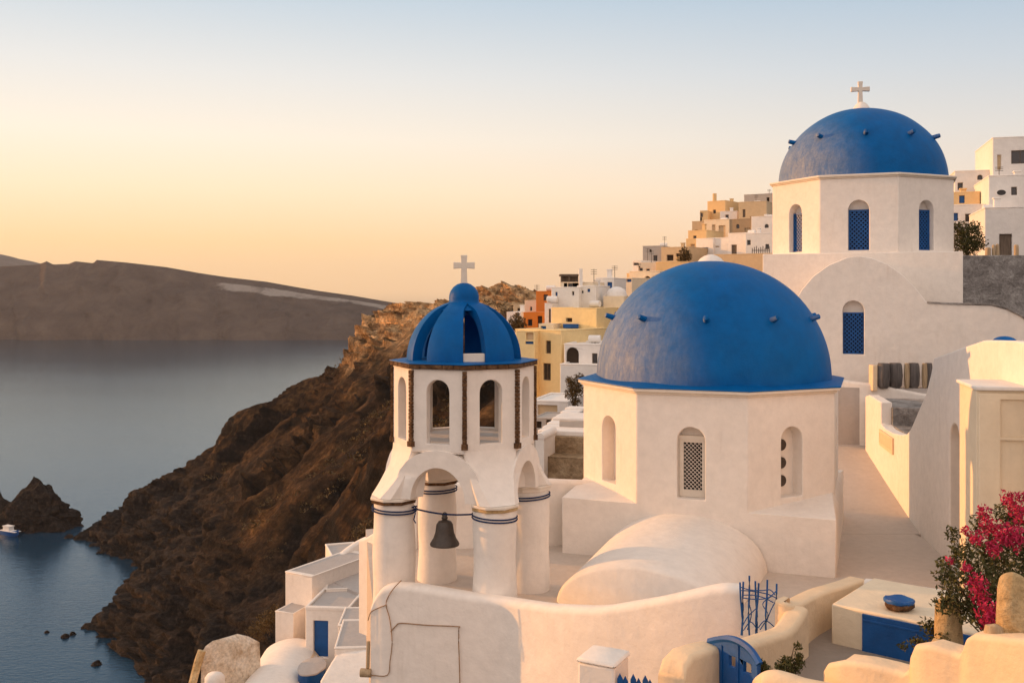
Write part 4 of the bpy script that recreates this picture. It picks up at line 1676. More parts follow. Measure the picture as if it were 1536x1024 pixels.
gp = [gw(*p) for p in ((1067, 1080), (1067, 962), (1080, 959), (1095, 958), (1110, 962), (1124, 971), (1134, 982), (1141, 994), (1142, 1080))]
hs = [[gw(*p) for p in ((1098, 981), (1108, 984), (1108, 1001), (1098, 997))], [gw(*p) for p in ((1120, 989), (1132, 995), (1132, 1010), (1120, 1006))]]
mb = MB()
mb.prism(gp, (gA_.x, gA_.y, 0), uG, UP, nG, .05, hs)
mb.build('door_leaf', M['bluew'], gt, bevel=.008)
mb = MB()
tops = [Vector((gA_.x, gA_.y, 0)) + uG * gw(*p)[0] + UP * gw(*p)[1] + nG * .025 for p in ((1067, 961), (1080, 958), (1095, 957), (1110, 961), (1124, 970), (1134, 981), (1142, 995))]
mb.tube(crom(tops, 4), .045, 6)
mb.build('top_rail', M['bluew'], gt)
for x in (1076, 1088, 1113):
    mb = MB()
    g0, g1 = gw(x, 966), gw(x, 1075)
    mb.prism(rect(g0[0] - .012, g1[1], g0[0] + .012, g0[1]), Vector((gA_.x, gA_.y, 0)) + nG * .051, uG, UP, nG, .014)
    mb.build('batten', M['bluew'], gt)

# blue iron railing, a tangle of bent rods
rl = thing('railing', P(1137, 948, 14.35), 'rough blue iron railing of bent rods in the gap of the white wall', 'railing')
for k, (xb, xt, yt) in enumerate(((1113, 1110, 873), (1124, 1124, 863), (1135, 1133, 871), (1149, 1151, 869), (1164, 1165, 875), (1134, 1138, 874), (1112, 1115, 872))):
    mb = MB()
    Yk = 14.35 - .05 * (k % 2)
    a, b = P(xb, 952, Yk), P(xt, yt, Yk)
    mb.tube(crom([a, a.lerp(b, .35) + Vector((.012 * (-1) ** k, 0, 0)), a.lerp(b, .7), b], 3), .014, 6)
    mb.build('rod', M['bluew'], rl)
for k, pts in enumerate((((1112, 885), (1128, 886), (1150, 890), (1164, 896)), ((1113, 892), (1130, 892), (1146, 896), (1160, 903)), ((1111, 880), (1125, 884), (1143, 885), (1155, 884), (1163, 892)),
                         ((1114, 896), (1132, 898), (1152, 896), (1166, 884)), ((1121, 944), (1127, 920), (1122, 900)), ((1140, 944), (1152, 922), (1144, 905), (1158, 893)),
                         ((1115, 945), (1126, 932), (1136, 944)), ((1137, 941), (1148, 930), (1162, 940)), ((1148, 936), (1156, 915), (1164, 900)), ((1113, 940), (1121, 925), (1134, 912)))):
    mb = MB()
    mb.tube(crom([P(x, y, 14.32 - .015 * (k % 4)) for x, y in pts], 5), .008, 5)
    mb.build('wire', M['bluew'], rl)

# ------------------------------------------------------------------ houses
def house(px0, px1, pyt, pyb, Y, depth, al, mat, label, wins=(), name='house', cat='house', zb=None, lip=.10, top='parapet', group='village houses', extra=()):
    """box house whose front shows between px0..px1 and pyt..pyb at distance Y, turned al degrees.
    wins: (px0,py0,px1,py1,kind) on the front; kind window / door / arch / opening / blue_door"""
    rc_ = random.Random(int(px0 * 13 + pyt * 7))
    if group == 'houses stacked on the ridge':
        al = rc_.uniform(-44, -16)
    nrm, u = facing(al)
    A = P(px0, pyt, Y)
    r1 = (px1 - 768) / F
    w = (r1 * A.y - A.x) / (u.x - r1 * u.y)
    zt = A.z
    z0 = P(0, pyb, Y).z if zb is None else zb
    A = Vector((A.x, A.y, 0))
    if zb is None and Y > 30:        # walls go down to the hillside they stand on
        gz = min(ground_z((A + u * k_ * w - nrm * j_ * depth).x, (A + u * k_ * w - nrm * j_ * depth).y) for k_ in (0, .5, 1) for j_ in (0, 1)) - .8
        z0 = max(min(z0, gz), z0 - 16)
    root = thing(name, (A.x + u.x * w / 2, A.y + u.y * w / 2, z0), label, cat, group)

    def q(px, py):
        p = hit(px, py, A, nrm) - A
        return (p.dot(u), p.z)
    wins = list(wins)
    if len(wins) < 2 and mat not in ('greystone', 'drystone', 'white') and name == 'house' and depth > 3:
        rs_ = random.Random(int(px0 * 7 + pyt))
        hp_, wp_ = (pyb - pyt), (px1 - px0)
        vis = min(hp_, wp_ * 1.3)
        for k_ in range(rs_.randint(1, 2)):
            cx_ = px0 + wp_ * rs_.uniform(.12, .82)
            cy_ = pyt + vis * rs_.uniform(.22, .55)
            sz_ = 1.0 / Y * F * .5
            if all(abs(cx_ - (f[0] + f[2]) / 2) > sz_ * 1.6 for f in wins):
                wins.append((cx_ - sz_ * .42, cy_ - sz_ * .6, cx_ + sz_ * .42, cy_ + sz_ * .6, rs_.choice((W_, W_, BD, AR))))
    holes, feats = [], []
    for f in wins:
        a, b = q(f[0], f[3]), q(f[2], f[1])
        a = (max(.04, a[0]), max(z0 + .04, a[1]))
        b = (min(w - .04, b[0]), min(zt - .06, b[1]))
        if b[0] - a[0] < .05 or b[1] - a[1] < .05:
            continue
        if f[4] in ('arch', 'arch_opening'):
            hp = arch(b[0] - a[0], b[1] - a[1], (a[0] + b[0]) / 2, a[1], 10)
        else:
            hp = rect(a[0], a[1], b[0], b[1])
        holes.append(hp)
        feats.append((f[4], a, b, hp))
    rec = min(.22, depth * .3)
    mb_ = MB()
    outer = rect(0, z0, w, zt)
    loops = [outer] + holes
    flat = [p for l in loops for p in l]
    tris = geometry.tessellate_polygon([[Vector((p[0], p[1], 0)) for p in l] for l in loops])
    vs = [A + u * p[0] + UP * p[1] for p in flat]
    fs = [tuple(t) for t in tris]
    nn = len(flat)
    bk = [A + u * p[0] + UP * p[1] - nrm * depth for p in outer]
    fs += [(nn, nn + 1, nn + 2, nn + 3)]
    for i in range(4):
        j = (i + 1) % 4
        fs.append((i, j, nn + j, nn + i))
    vs += bk
    k = 4
    for h in holes:
        m = len(h)
        b0 = len(vs)
        vs += [A + u * p[0] + UP * p[1] - nrm * rec for p in h]
        for i in range(m):
            j = (i + 1) % m
            fs.append((k + i, k + j, b0 + j, b0 + i))
        fs.append(tuple(range(b0, b0 + m)))
        k += m
    mb_.add(vs, fs)
    mb_.build('wall', M[mat], root, bevel=min(.04, w * .02))
    if top == 'parapet' and lip:
        t = min(.28, w * .15)
        p4 = [A + nrm * .02 - u * .02, A + nrm * .02 + u * (w + .02), A + u * (w + .02) - nrm * (depth + .02), A - u * .02 - nrm * (depth + .02)]
        c4 = (p4[0] + p4[2]) / 2
        mb_ = MB()
        inner = [c4 + (p - c4) * (1 - 2 * t / max(w, 1e-3) if False else .88) for p in p4]
        mb_.prism([p[:2] for p in p4], (0, 0, zt - .012), (1, 0, 0), (0, 1, 0), UP, lip + .012, [[p[:2] for p in inner]])
        mb_.build('parapet', M[mat], root, bevel=.03)
        if group == 'white houses stepping down the slope':
            mb_ = MB()
            ins_ = [c4 + (p - c4) * .87 for p in p4]
            mb_.slab([p[:2] for p in ins_], zt - .005, zt + .025)
            mb_.build('roof_terrace', M['floor2'], root, bevel=.01)
    elif top == 'vault':
        mb_ = MB()
        rise = lip
        prof = [(w / 2 + (w / 2 + .03) * math.cos(math.pi * i / 16), zt - .01 + rise * math.sin(math.pi * i / 16)) for i in range(17)]
        mb_.prism(prof, A + nrm * .03, u, UP, -nrm, depth + .06)
        mb_.build('vault_roof', M[mat], root, smooth=50)
    elif top == 'dome':
        c = A + u * w / 2 - nrm * depth / 2
        mb_ = MB()
        mb_.lathe([(w / 2 + .06, zt - .02), (w / 2 + .08, zt + .06)] + [(w / 2 * math.cos(math.pi / 2 * i / 12), zt + .06 + lip * math.sin(math.pi / 2 * i / 12)) for i in range(13)], c, 32)
        mb_.build('dome', M['whitef'], root)
    if Y > 64 and name == 'house' and top == 'parapet':
        if rc_.random() < .4:
            c = A + u * w * rc_.uniform(.2, .8) - nrm * depth * rc_.uniform(.3, .7) + UP * zt
            mb_ = MB()
            h_ = rc_.uniform(.5, .95)
            mb_.box(c + UP * (h_ / 2 - .02), (.42, .42, h_), R(al))
            mb_.box(c + UP * (h_ + .03), (.54, .54, .10), R(al))
            mb_.build('chimney', M[mat], root, bevel=.02)
        if rc_.random() < .3:
            c = A + u * w * rc_.uniform(.2, .8) - nrm * depth * .5 + UP * zt
            mb_ = MB()
            h_ = rc_.uniform(1.0, 1.7)
            mb_.tube([c - UP * .05, c + UP * h_], .028, 5)
            for q_ in (.72, .84, .96):
                mb_.tube([c + UP * h_ * q_ - u * .28, c + UP * h_ * q_ + u * .28], .018, 4)
            mb_.build('aerial', M['iron'], root)
        if rc_.random() < .3:
            c = A + u * w * rc_.uniform(.25, .75) - nrm * depth * .6 + UP * zt
            mb_ = MB()
            mb_.tube([c - u * .45 + UP * .32, c + u * .45 + UP * .32], .28, 12)
            mb_.build('water_tank', M['whitef'], root, bevel=.03)
    for kd, a, b, hp in feats:
        o_ = A - nrm * (rec - .012)
        ww_, hh_ = b[0] - a[0], b[1] - a[1]
        if kd in ('window', 'arch'):
            ft = min(.07, ww_ * .14)
            mb_ = MB()
            ins = rect(a[0] + ft, a[1] + ft, b[0] - ft, b[1] - ft)
            out_ = rect(a[0] + .004, a[1] + .004, b[0] - .004, b[1] - .004)
            mid = (a[0] + b[0]) / 2
            mb_.prism(out_, o_, u, UP, nrm, .05, [rect(a[0] + ft, a[1] + ft, mid - ft * .3, b[1] - ft), rect(mid + ft * .3, a[1] + ft, b[0] - ft, b[1] - ft)] if ww_ > .5 else [ins])
            wf_ = mb_.build('window', M['wood'], root)
            mb_ = MB()
            mb_.prism(rect(a[0] + .01, a[1] + .01, b[0] - .01, b[1] - .01), o_ + nrm * .004, u, UP, nrm, .012)
            mb_.build('pane', M['glass'], wf_)
        elif kd in ('door', 'blue_door'):
            mb_ = MB()
            mb_.prism(rect(a[0] + .01, a[1] + .01, b[0] - .01, b[1] - .01), o_, u, UP, nrm, .06)
            d_ = mb_.build('door', M['bluew' if kd == 'blue_door' else 'wood'], root)
        else:
            mb_ = MB()
            mb_.prism(hp, o_ - nrm * .006, u, UP, nrm, .01)
            mb_.build('opening', M['cave' if kd != 'pale' else 'tan'], root)
    return root, A, u, nrm, w, zt


def part_box(root, name, px0, px1, pyt, pyb, Y, d, mat, bev=.02, al=0):
    a, b = P(px0, pyt, Y), P(px1, pyb, Y)
    m_ = MB()
    m_.box(((a.x + b.x) / 2, Y + d / 2, (a.z + b.z) / 2), (b.x - a.x, d, a.z - b.z), R(al))
    return m_.build(name, M[mat], root, bevel=bev)


W_, D_, BD, AR, OP = 'window', 'door', 'blue_door', 'arch', 'opening'
AL = -17
# --- middle distance, between the bell tower and the big dome
h, *_r = house(773, 842, 495, 640, 76, 7, -36, 'yellow', 'yellow house front with two dark windows one above the other', [(818, 511, 826, 530, W_), (814, 545, 826, 570, W_)])
h, *_r = house(827, 895, 462, 600, 81, 7, -34, 'yellow', 'tall yellow house directly behind the two windowed yellow front', [(849, 477, 858, 483, OP)], lip=.06)
part_box(h, 'awning', 845, 868, 486, 492, 79.2, .8, 'bluew')
h, *_r = house(894, 940, 462, 620, 82, 7, AL, 'ochre', 'darker ochre house wall touching the left edge of the largest blue dome', [(897, 504, 906, 520, W_), (893, 540, 897, 546, W_)], lip=.05)
h, *_r = house(827, 868, 432, 463, 84, 6, AL, 'whitef', 'white house with small square windows above the tall yellow house', [(867, 435, 871, 440, W_), (833, 438, 836, 456, BD), (858, 437, 861, 443, OP)])
part_box(h, 'chimney', 868.5, 874, 403, 433, 85, .35, 'whitef')
h, *_r = house(866, 894, 430, 463, 84.5, 6, AL, 'whitef', 'white wall with two tiny windows right of the tall white chimney', [(881, 433, 885, 438, BD), (872, 436, 875, 440, W_)])
h, *_r = house(893, 921, 418, 452, 90, 6, AL, 'whitef', 'plain tall white cube house behind the low white chapel dome', [])
pg = thing('pergola', P(855, 424, 86), 'brown timber pergola on the roof of the white house', 'pergola')
part_box(pg, 'roof', 840, 869, 411, 414, 86, 2, 'wood', .01)
for x in (841, 853, 866):
    part_box(pg, 'post', x, x + 1.6, 413, 433, 86.1, .12, 'wood', .005)
part_box(pg, 'screen', 841.5, 867, 414.5, 423, 86.6, .06, 'wood', .005)
h, *_r = house(840, 889, 424, 434, 86, 5, AL, 'cream', 'low cream roof storey under the timber pergola', [], lip=.05)
h, *_r = house(905, 936, 444, 466, 84.5, 2.6, AL, 'cream', 'small cream chapel with a shallow white dome beside the big blue dome', [], top='dome', lip=.75, name='chapel', cat='chapel')
h, *_r = house(785, 815, 469, 500, 90, 6, AL, 'orange', 'lower orange house above the yellow front', [(806, 474, 813, 495, OP)], lip=.04)
h, *_r = house(804, 827, 437, 470, 96, 6, AL, 'orange', 'upper orange house beside the white one with small windows', [], lip=.04)
h, *_r = house(787, 805, 451, 470, 100, 6, AL, 'cream', 'small cream house left of the upper orange house', [(795, 460, 798, 466, W_)], lip=.04)
h, *_r = house(770, 788, 457, 472, 112, 5, AL, 'tan', 'lowest tan hut at the edge of the dark headland rocks', [(776, 462, 780, 468, OP)], lip=.03)
h, *_r = house(760, 782, 468, 484, 105, 5, AL, 'whitef', 'pale hut at the left end of the village above the small bush', [], lip=.03)
h, *_r = house(817, 828, 455, 492, 82, 3, AL, 'whitef', 'narrow white stair tower between orange wall and tall yellow house', [(823, 463, 826, 486, OP)], lip=.03)
h, *_r = house(808, 830, 486, 500, 78.5, 3, AL, 'cream', 'tiny cream roof box with blue trim on the yellow terrace', [(811, 489, 819, 497, BD)], lip=.03)
h, *_r = house(774, 802, 497, 540, 74, 3, AL, 'yellow', 'low yellow balcony block peeping past the bell tower cornice', [(788, 512, 800, 516, BD), (789, 499, 800, 510, 'pale')], lip=.03)
h, *_r = house(846, 900, 517, 550, 72, 5, AL, 'whitef', 'white terrace room with an arched cave opening below the yellow house', [(849, 521, 868, 547, 'arch_opening'), (888, 530, 896, 546, W_)])
h, *_r = house(840, 902, 547, 640, 70, 5, AL, 'whitef', 'plain white lower wall behind the dry bush beside the church', [], lip=.08)
h, *_r = house(796, 852, 602, 660, 62, 5, AL, 'whitef', 'low white terrace with a wide brown recess under the yellow house', [(806, 608, 836, 628, 'pale')], lip=.10)
h, *_r = house(800, 836, 627, 665, 58, 3, AL, 'grey', 'grey broken terrace wall with dark openings near the tower', [(804, 632, 812, 642, OP), (819, 629, 826, 645, OP)], lip=.05)
h, *_r = house(839, 890, 630, 660, 42.3, 2, AL, 'grey', 'plain grey block topped in white, nearest left of the church corner', [], lip=.0)
part_box(h, 'ledge', 838, 890, 627, 631, 42.2, 2.0, 'whitef', .03, AL)
h, *_r = house(815, 892, 653, 690, 41.1, 1.3, AL, 'drystone', 'upper rough brown stone terrace behind the tower wall', [], name='terrace_wall', cat='wall', lip=.0)
part_box(h, 'ledge', 812, 892, 646, 654, 41.0, 1.3, 'whitef', .04, AL)
h, *_r = house(804, 892, 684, 780, 40, 1.3, AL, 'drystone', 'lower rough brown stone terrace resting on the white tower wall', [], name='terrace_wall', cat='wall', lip=.02)
h, *_r = house(803, 816, 657, 720, 39.4, 2, AL, 'whitef', 'small white rounded gable by the rough stone terraces', [], top='vault', lip=.22, zb=-8.5)
mb = MB()
st = [(840, 646), (860, 610), (880, 606)]
for i in range(7):
    c = P(826 + 6.5 * i, 645 - 5.6 * i, 52 + .9 * i)
    mb.box(c + Vector((0, .4, -.6)), (1.1, 1.0, 1.2), R(AL))
tag(mb.build('stairs', M['whitef'], bevel=.05), 'white outdoor stairs climbing past the grey block to the plain wall', 'stairs')

# --- the stack of houses climbing to the upper church
G1 = 'houses stacked on the ridge'
for args in [
    (1061, 1088, 303, 332, 150, 6, 'ochre', 'brown square tower house on top of the stack, with a chimney', []),
    (1050, 1062, 317, 340, 148, 6, 'ochre', 'narrow sunlit tan house left of the brown tower house', []),
    (1080, 1106, 318, 336, 144, 6, 'whitef', 'low white house with dark window right of the brown tower', [(1088, 322, 1093, 329, W_)]),
    (1108, 1150, 304, 352, 140, 8, 'tan', 'tan house with narrow dark doorway close to the upper church drum', [(1114, 314, 1118, 326, D_)]),
    (1116, 1160, 293, 306, 146, 6, 'grey', 'pale grey upper storey highest beside the upper church', [(1150, 296, 1154, 303, OP)]),
    (1038, 1060, 333, 350, 138, 5, 'tan', 'tan house jutting at the left edge of the upper ridge', []),
    (1056, 1094, 331, 362, 136, 7, 'cream', 'cream house with tall orange opening in the middle of the stack', [(1068, 337, 1073, 357, 'pale'), (1078, 338, 1088, 357, 'pale')]),
    (1092, 1128, 330, 354, 134, 7, 'brown', 'brown shaded house wall in the middle of the stack', [(1117, 342, 1125, 348, 'pale')]),
    (1127, 1165, 326, 356, 132, 7, 'whitef', 'white house with small arched window just left of the upper drum', [(1147, 336, 1153, 342, AR)]),
    (1032, 1060, 347, 362, 130, 5, 'ochre', 'low ochre roof block below the jutting tan house', []),
    (1029, 1046, 359, 400, 128, 5, 'ochre', 'tall orange lit house end at the left of the white terrace', [(1036, 366, 1042, 380, 'pale')]),
    (1044, 1070, 359, 396, 126, 5, 'whitef', 'white house with pale blue door just above the dome cap', [(1052, 371, 1062, 379, BD)]),
    (1066, 1096, 358, 390, 125, 5, 'whitef', 'white wall with a thin yellow strip behind the dome cap', [(1073, 369, 1079, 371, 'pale')]),
    (1092, 1120, 351, 384, 120, 6, 'whitef', 'white cube house with a brown door above the long tan wall', [(1097, 367, 1105, 382, D_)]),
    (1118, 1162, 351, 384, 116, 7, 'whitef', 'shaded white cube house behind the small iron fence', []),
    (1068, 1175, 383, 470, 110, 6, 'tan', 'long tan retaining wall between dome cap and upper church', []),
    (964, 995, 370, 398, 124, 6, 'grey', 'grey house with one dark window on the lower ridge', [(980, 383, 986, 392, W_), (974, 374, 977, 378, OP)]),
    (992, 1034, 372, 400, 122, 6, 'tan', 'tan ruined house behind the rust coloured bush', [(1000, 382, 1010, 391, OP), (1014, 380, 1020, 388, OP)]),
    (949, 962, 392, 416, 120, 5, 'whitef', 'tiny pale house with dark window at the outer edge of the ridge', [(950, 394, 958, 398, W_)]),
    (958, 988, 395, 414, 118, 5, 'cream', 'cream block below the grey house with one window', [(959, 402, 964, 408, W_)]),
    (984, 1034, 394, 430, 116, 6, 'ochre', 'wide ochre terrace house above the curve of the big dome', []),
    (944, 990, 408, 440, 108, 6, 'cream', 'cream house with a dark arched opening above the big dome edge', [(966, 414, 976, 424, 'arch_opening')]),
    (927, 948, 418, 440, 104, 5, 'cream', 'cream house with blue roof trim left of the arched opening', [(940, 418, 947, 423, BD)]),
    (940, 953, 411, 424, 112, 4, 'ochre', 'small ochre roof hut above the blue trimmed cream house', []),
]:
    a0, a1, b0, b1, Y, dp, mt, lab, wi = args
    h, *_r = house(a0, a1, b0, b1 + 18, Y, dp, AL, mt, lab, wi, lip=.10, group=G1)
    if 'with a chimney' in lab:
        part_box(h, 'chimney', 1070, 1075, 290, 304, Y + 2, .6, 'ochre')
    if 'long tan' in lab:
        part_box(h, 'coping', 1068, 1170, 382, 384.5, Y - .1, .5, 'cream')
fn = thing('fence', P(1140, 382, 109.5), 'small dark iron fence in front of the shaded white cube house', 'fence')
for k in range(9):
    x = 1128 + 3.2 * k
    t = 372 - (k % 3) * 1.5
    part_box(fn, 'post', x, x + .9, t, 383, 109.5, .06, 'iron', 0)
part_box(fn, 'rail', 1128, 1155, 375, 376, 109.55, .04, 'iron', 0)

# --- houses right of the upper church
G2 = 'houses right of the upper church'
for args in [
    (1489, 1560, 208, 262, 78, 8, -16, 'whitef', 'tallest cream house at the top right corner with a wide brown window', [(1517, 225, 1545, 246, W_), (1496, 232, 1502, 255, 'pale')]),
    (1432, 1492, 258, 300, 80, 7, AL, 'whitef', 'white house with a small curved hood behind the upper church', [(1466, 262, 1474, 270, AR)]),
    (1483, 1560, 265, 316, 72, 7, AL, 'whitef', 'white house with one dark oval window under the tallest house', []),
    (1425, 1470, 290, 312, 76, 6, AL, 'ochre', 'low ochre wall between the upper drum and the oval windowed house', []),
    (1425, 1476, 309, 345, 74, 5, AL, 'whitef', 'white low house above the dark bush near the drum', [(1467, 320, 1472, 330, W_)]),
    (1477, 1560, 313, 392, 66, 7, AL, 'whitef', 'white house with brown wooden door at the right edge', [(1499, 351, 1518, 384, D_)]),
]:
    a0, a1, b0, b1, Y, dp, al, mt, lab, wi = args
    h, A, u, nrm, w, zt = house(a0, a1, b0, b1, Y, dp, al, mt, lab, wi, lip=.10, group=G2)
    if 'oval' in lab:
        c = hit(1502, 289, A, nrm)
        mb = MB()
        ov = [(.30 * math.cos(2 * math.pi * i / 20), .20 * math.sin(2 * math.pi * i / 20)) for i in range(20)]
        mb.prism([(p[0] * 1.25, p[1] * 1.3) for p in ov], c, u, UP, nrm, .04, [ov])
        wf_ = mb.build('window', M['whitef'], h)
        mb = MB()
        mb.prism(ov, c, u, UP, nrm, .015)
        mb.build('pane', M['dark'], wf_)
h, *_r = house(1434, 1600, 383, 480, 50, 2, -3, 'greystone', 'long rough grey stone retaining wall right of the upper church', [], name='retaining_wall', cat='wall', lip=.05, top='none', group=None)
for k, (x0, x1, t, lab) in enumerate(((1478, 1486, 371, 'short brown timber post left of the wooden door, outermost of the row'), (1488, 1493, 367, 'slim brown timber post second from the left by the wooden door'),
                                 (1493.5, 1499, 366, 'brown timber post touching the left jamb of the wooden door'), (1521, 1528, 367, 'brown timber post right of the wooden door'))):
    a, b = P(x0, t, 51), P(x1, 384, 51)
    mb = MB()
    mb.lathe([((b.x - a.x) / 2, 0), ((b.x - a.x) / 2 * .95, (a.z - b.z) * .9), ((b.x - a.x) / 2 * .6, a.z - b.z), (0, a.z - b.z + .01)], ((a.x + b.x) / 2, 51, b.z), 12)
    tag(mb.build('timber_post', M['woodpale']), lab, 'post', 'timber posts on the grey retaining wall')

# --- white houses stepping down the slope on the left
G3 = 'white houses stepping down the slope'
h, *_r = house(428, 468, 858, 990, 46, 4.5, -30, 'white', 'tall white house block at the left end with a flat roof', [], group=G3, lip=.06)
h, *_r = house(413, 440, 917, 1000, 44.6, 2.0, -20, 'white', 'low white annex at the far left foot of the houses', [], group=G3, lip=.05)
h, *_r = house(458, 523, 914, 1040, 43, 4.0, -6, 'white', 'white house with the tall blue door on the left slope', [(470, 931, 492, 985, BD)], group=G3, lip=.14)
h, *_r = house(488, 541, 884, 960, 45.5, 1.2, 6, 'white', 'low white wall box above the blue doored house', [], group=G3, lip=.05)
h, *_r = house(500, 545, 840, 905, 49, 3.0, 18, 'white', 'white corner block with slanting top highest in the stepping group', [], group=G3, lip=.10)
h, *_r = house(507, 560, 939, 980, 38, 2.2, 2, 'white', 'white box right of the blue door with a small drain', [(506, 964, 513, 974, OP)], group=G3, lip=.06)
h, *_r = house(502, 560, 973, 1080, 34, 3.0, 4, 'white', 'white block with sloping shoulder nearest the foreground parapet', [], group=G3, lip=.05)
mb = MB()
mb.hull([P(480, 1022, 32), P(497, 993, 33), P(520, 975, 34.2), P(560, 970, 34.2), P(560, 1050, 31), P(480, 1050, 31.5)] + [p + Vector((0, 3, -.3)) for p in (P(480, 1022, 32), P(497, 993, 33), P(520, 975, 34.2), P(560, 970, 34.2), P(560, 1050, 31), P(480, 1050, 31.5))])
tag(mb.build('sloping_roof', M['white'], bevel=.05), 'white sloping roof at the bottom edge beside the parapet corner', 'roof')
# floor terraces between them
for name_, pts, z_ in (('landing', [(500, 880, 46.5), (560, 880, 44), (560, 880, 50), (515, 880, 51)], P(0, 868, 47).z), ('landing', [(520, 930, 42), (560, 930, 41), (560, 930, 46), (520, 930, 46)], P(0, 922, 44).z)):
    mb = MB()
    mb.slab([P(*p)[:2] for p in pts], z_ - 4, z_)
    kind(mb.build(name_, M['floor2'], bevel=.03), 'structure')
parapet('parapet_wall', [(500, 842, 48.6), (520, 822, 49.5), (545, 806, 50), (575, 795, 50)], .4, -18, 'thin white parapet climbing from the corner block towards the tower', rnd=.8)
# low vault roof
vr = thing('vault_house', P(400, 1000, 40) - UP * 3, 'low house with a broad white vaulted roof at the bottom left', 'house', G3)
mb = MB()
e0, e1 = P(441, 960, 44), P(395, 1040, 37)
ax = (e1 - e0).normalized()
sd = ax.cross(UP).normalized()
K = 18
for t in range(9):
    c = e0 + (e1 - e0) * (t / 8)
    for k in range(K + 1):
        a = math.pi * k / K
        mb.v.append(c - sd * (-1.35 * math.cos(a)) + UP * (.85 * math.sin(a) - .75))
for t in range(8):
    for k in range(K):
        a = t * (K + 1) + k
        mb.f.append((a, a + 1, a + K + 2, a + K + 1))
mb.f.append(tuple(range(K + 1)))
mb.f.append(tuple(8 * (K + 1) + k for k in range(K + 1)))
bumpy(mb, .04, .8)
mb.build('vault_roof', M['white'], vr, smooth=60)
mb = MB()
mb.hull([p + s_ * 1.34 * sg + UP * z for p in (e0, e1) for s_, sg in ((sd, 1), (sd, -1)) for z in (-.74, -4)])
mb.build('wall', M['cream'], vr, bevel=.04)
mb = MB()
q = sd * (1.0 if sd.x > 0 else -1.0)
mb.hull([p + q * 1.42 + UP * z for p in (e0, e1) for z in (-.95, -.62)] + [p + q * 1.02 + UP * z for p in (e0, e1) for z in (-.95, -.16)])
mb.build('edge_band', M['warm'], vr, bevel=.04)
# plaster over rubble hut
mb = MB()
hp = [(300, 973, 39), (305, 962, 39), (318, 954, 39.5), (338, 954, 40), (356, 960, 40), (369, 968, 40)]
hp = [(302, 992, 38.6), (303, 978, 38.6), (308, 968, 38.7), (317, 961, 38.8), (328, 958, 39), (346, 961, 39.3), (362, 970, 39.6)]
dv = Vector((.5, .9, -.10))
mb.hull([P(*p) for p in hp] + [P(300, 1060, 38.5), P(366, 1060, 39.6)] + [P(*p) + dv for p in hp] + [P(300, 1060, 38.5) + dv, P(366, 1060, 39.6) + dv])
bumpy(mb, .05, 1.5)
tag(mb.build('stone_hut', M['peel'], bevel=.10), 'peeling round shouldered hut at the lower left of the white houses', 'hut')
mb = MB()
mb.tube(crom([P(303, 975, 38.3), P(298, 990, 38.2), P(293, 1008, 38), P(285, 1040, 37.6)], 4), [.16] * 13, 8)
tag(mb.build('drain_pipe', M['pillar']), 'pale clay gutter running down the left side of the peeling hut', 'pipe')
mb = MB()
c = P(322, 1012, 37)
mb.lathe([(.36, -.8), (.36, -.1), (.28, .05), (.12, .10), (0, .11)], c, 18)
bumpy(mb, .04, 3)
tag(mb.build('chimney', M['white'], smooth=60), 'small white rounded chimney in front of the peeling hut', 'chimney')
tb = thing('water_tank', P(468, 1010, 39) - UP * .7, 'round blue tank with a grey lid below the blue door', 'tank')
c = P(468, 998, 39.5)
mb = MB()
mb.lathe([(.46, -1.8), (.54, -.6), (.51, -.12), (.53, -.05)], c, 34, sy=1.7)
mb.build('tank_body', M['bluew'], tb)
mb = MB()
mb.lathe([(.55, -.06), (.55, .0), (.30, .06), (0, .08)], c, 34, sy=1.7)
bumpy(mb, .03, 3)
mb.build('lid', M['floor2'], tb)
# terrace ledge of grey stone where the hut sits
# the small white and blue boat by the islet
bt = thing('boat', P(18, 784, 520), 'small white and blue boat lying against the rocks of the islet', 'boat')
c = P(16, 783, 503)
c.z = SEA
bm_ = Matrix.Rotation(R(-28), 3, 'Z')


def hull_section(x, hw, zb_, zt_):
    return [Vector((x, -hw, zt_)), Vector((x, -hw * .75, zb_ + .4)), Vector((x, 0, zb_)), Vector((x, hw * .75, zb_ + .4)), Vector((x, hw, zt_))]


mb = MB()
secs = [hull_section(*a) for a in ((-4.2, 1.0, -.2, 1.5), (-2, 1.35, -.5, 1.4), (1, 1.4, -.5, 1.5), (3, .9, -.3, 1.9), (4.4, .08, .8, 2.4))]
for s_ in secs:
    mb.v += [c + bm_ @ p for p in s_]
for i in range(4):
    for k in range(4):
        a = i * 5 + k
        mb.f.append((a, a + 1, a + 6, a + 5))
    mb.f.append((i * 5 + 4, i * 5, i * 5 + 5, i * 5 + 9))
mb.f += [tuple(range(5)), tuple(20 + k for k in range(5))]
mb.build('hull', M['bluew'], bt)
mb = MB()
mb.box(c + bm_ @ Vector((-.8, 0, 2.2)), (3.2, 1.9, 1.7), R(-28))
mb.build('cabin', M['whitef'], bt, bevel=.15)
mb = MB()
mb.box(c + bm_ @ Vector((-.8, 0, 3.12)), (3.6, 2.2, .14), R(-28))
mb.build('cabin_roof', M['whitef'], bt, bevel=.04)
mb = MB()
mb.box(c + bm_ @ Vector((.2, 0, 1.62)), (7.6, 2.5, .2), R(-28))
mb.build('deck', M['whitef'], bt, bevel=.05)
bt.scale = (1.5, 1.5, 1.5)

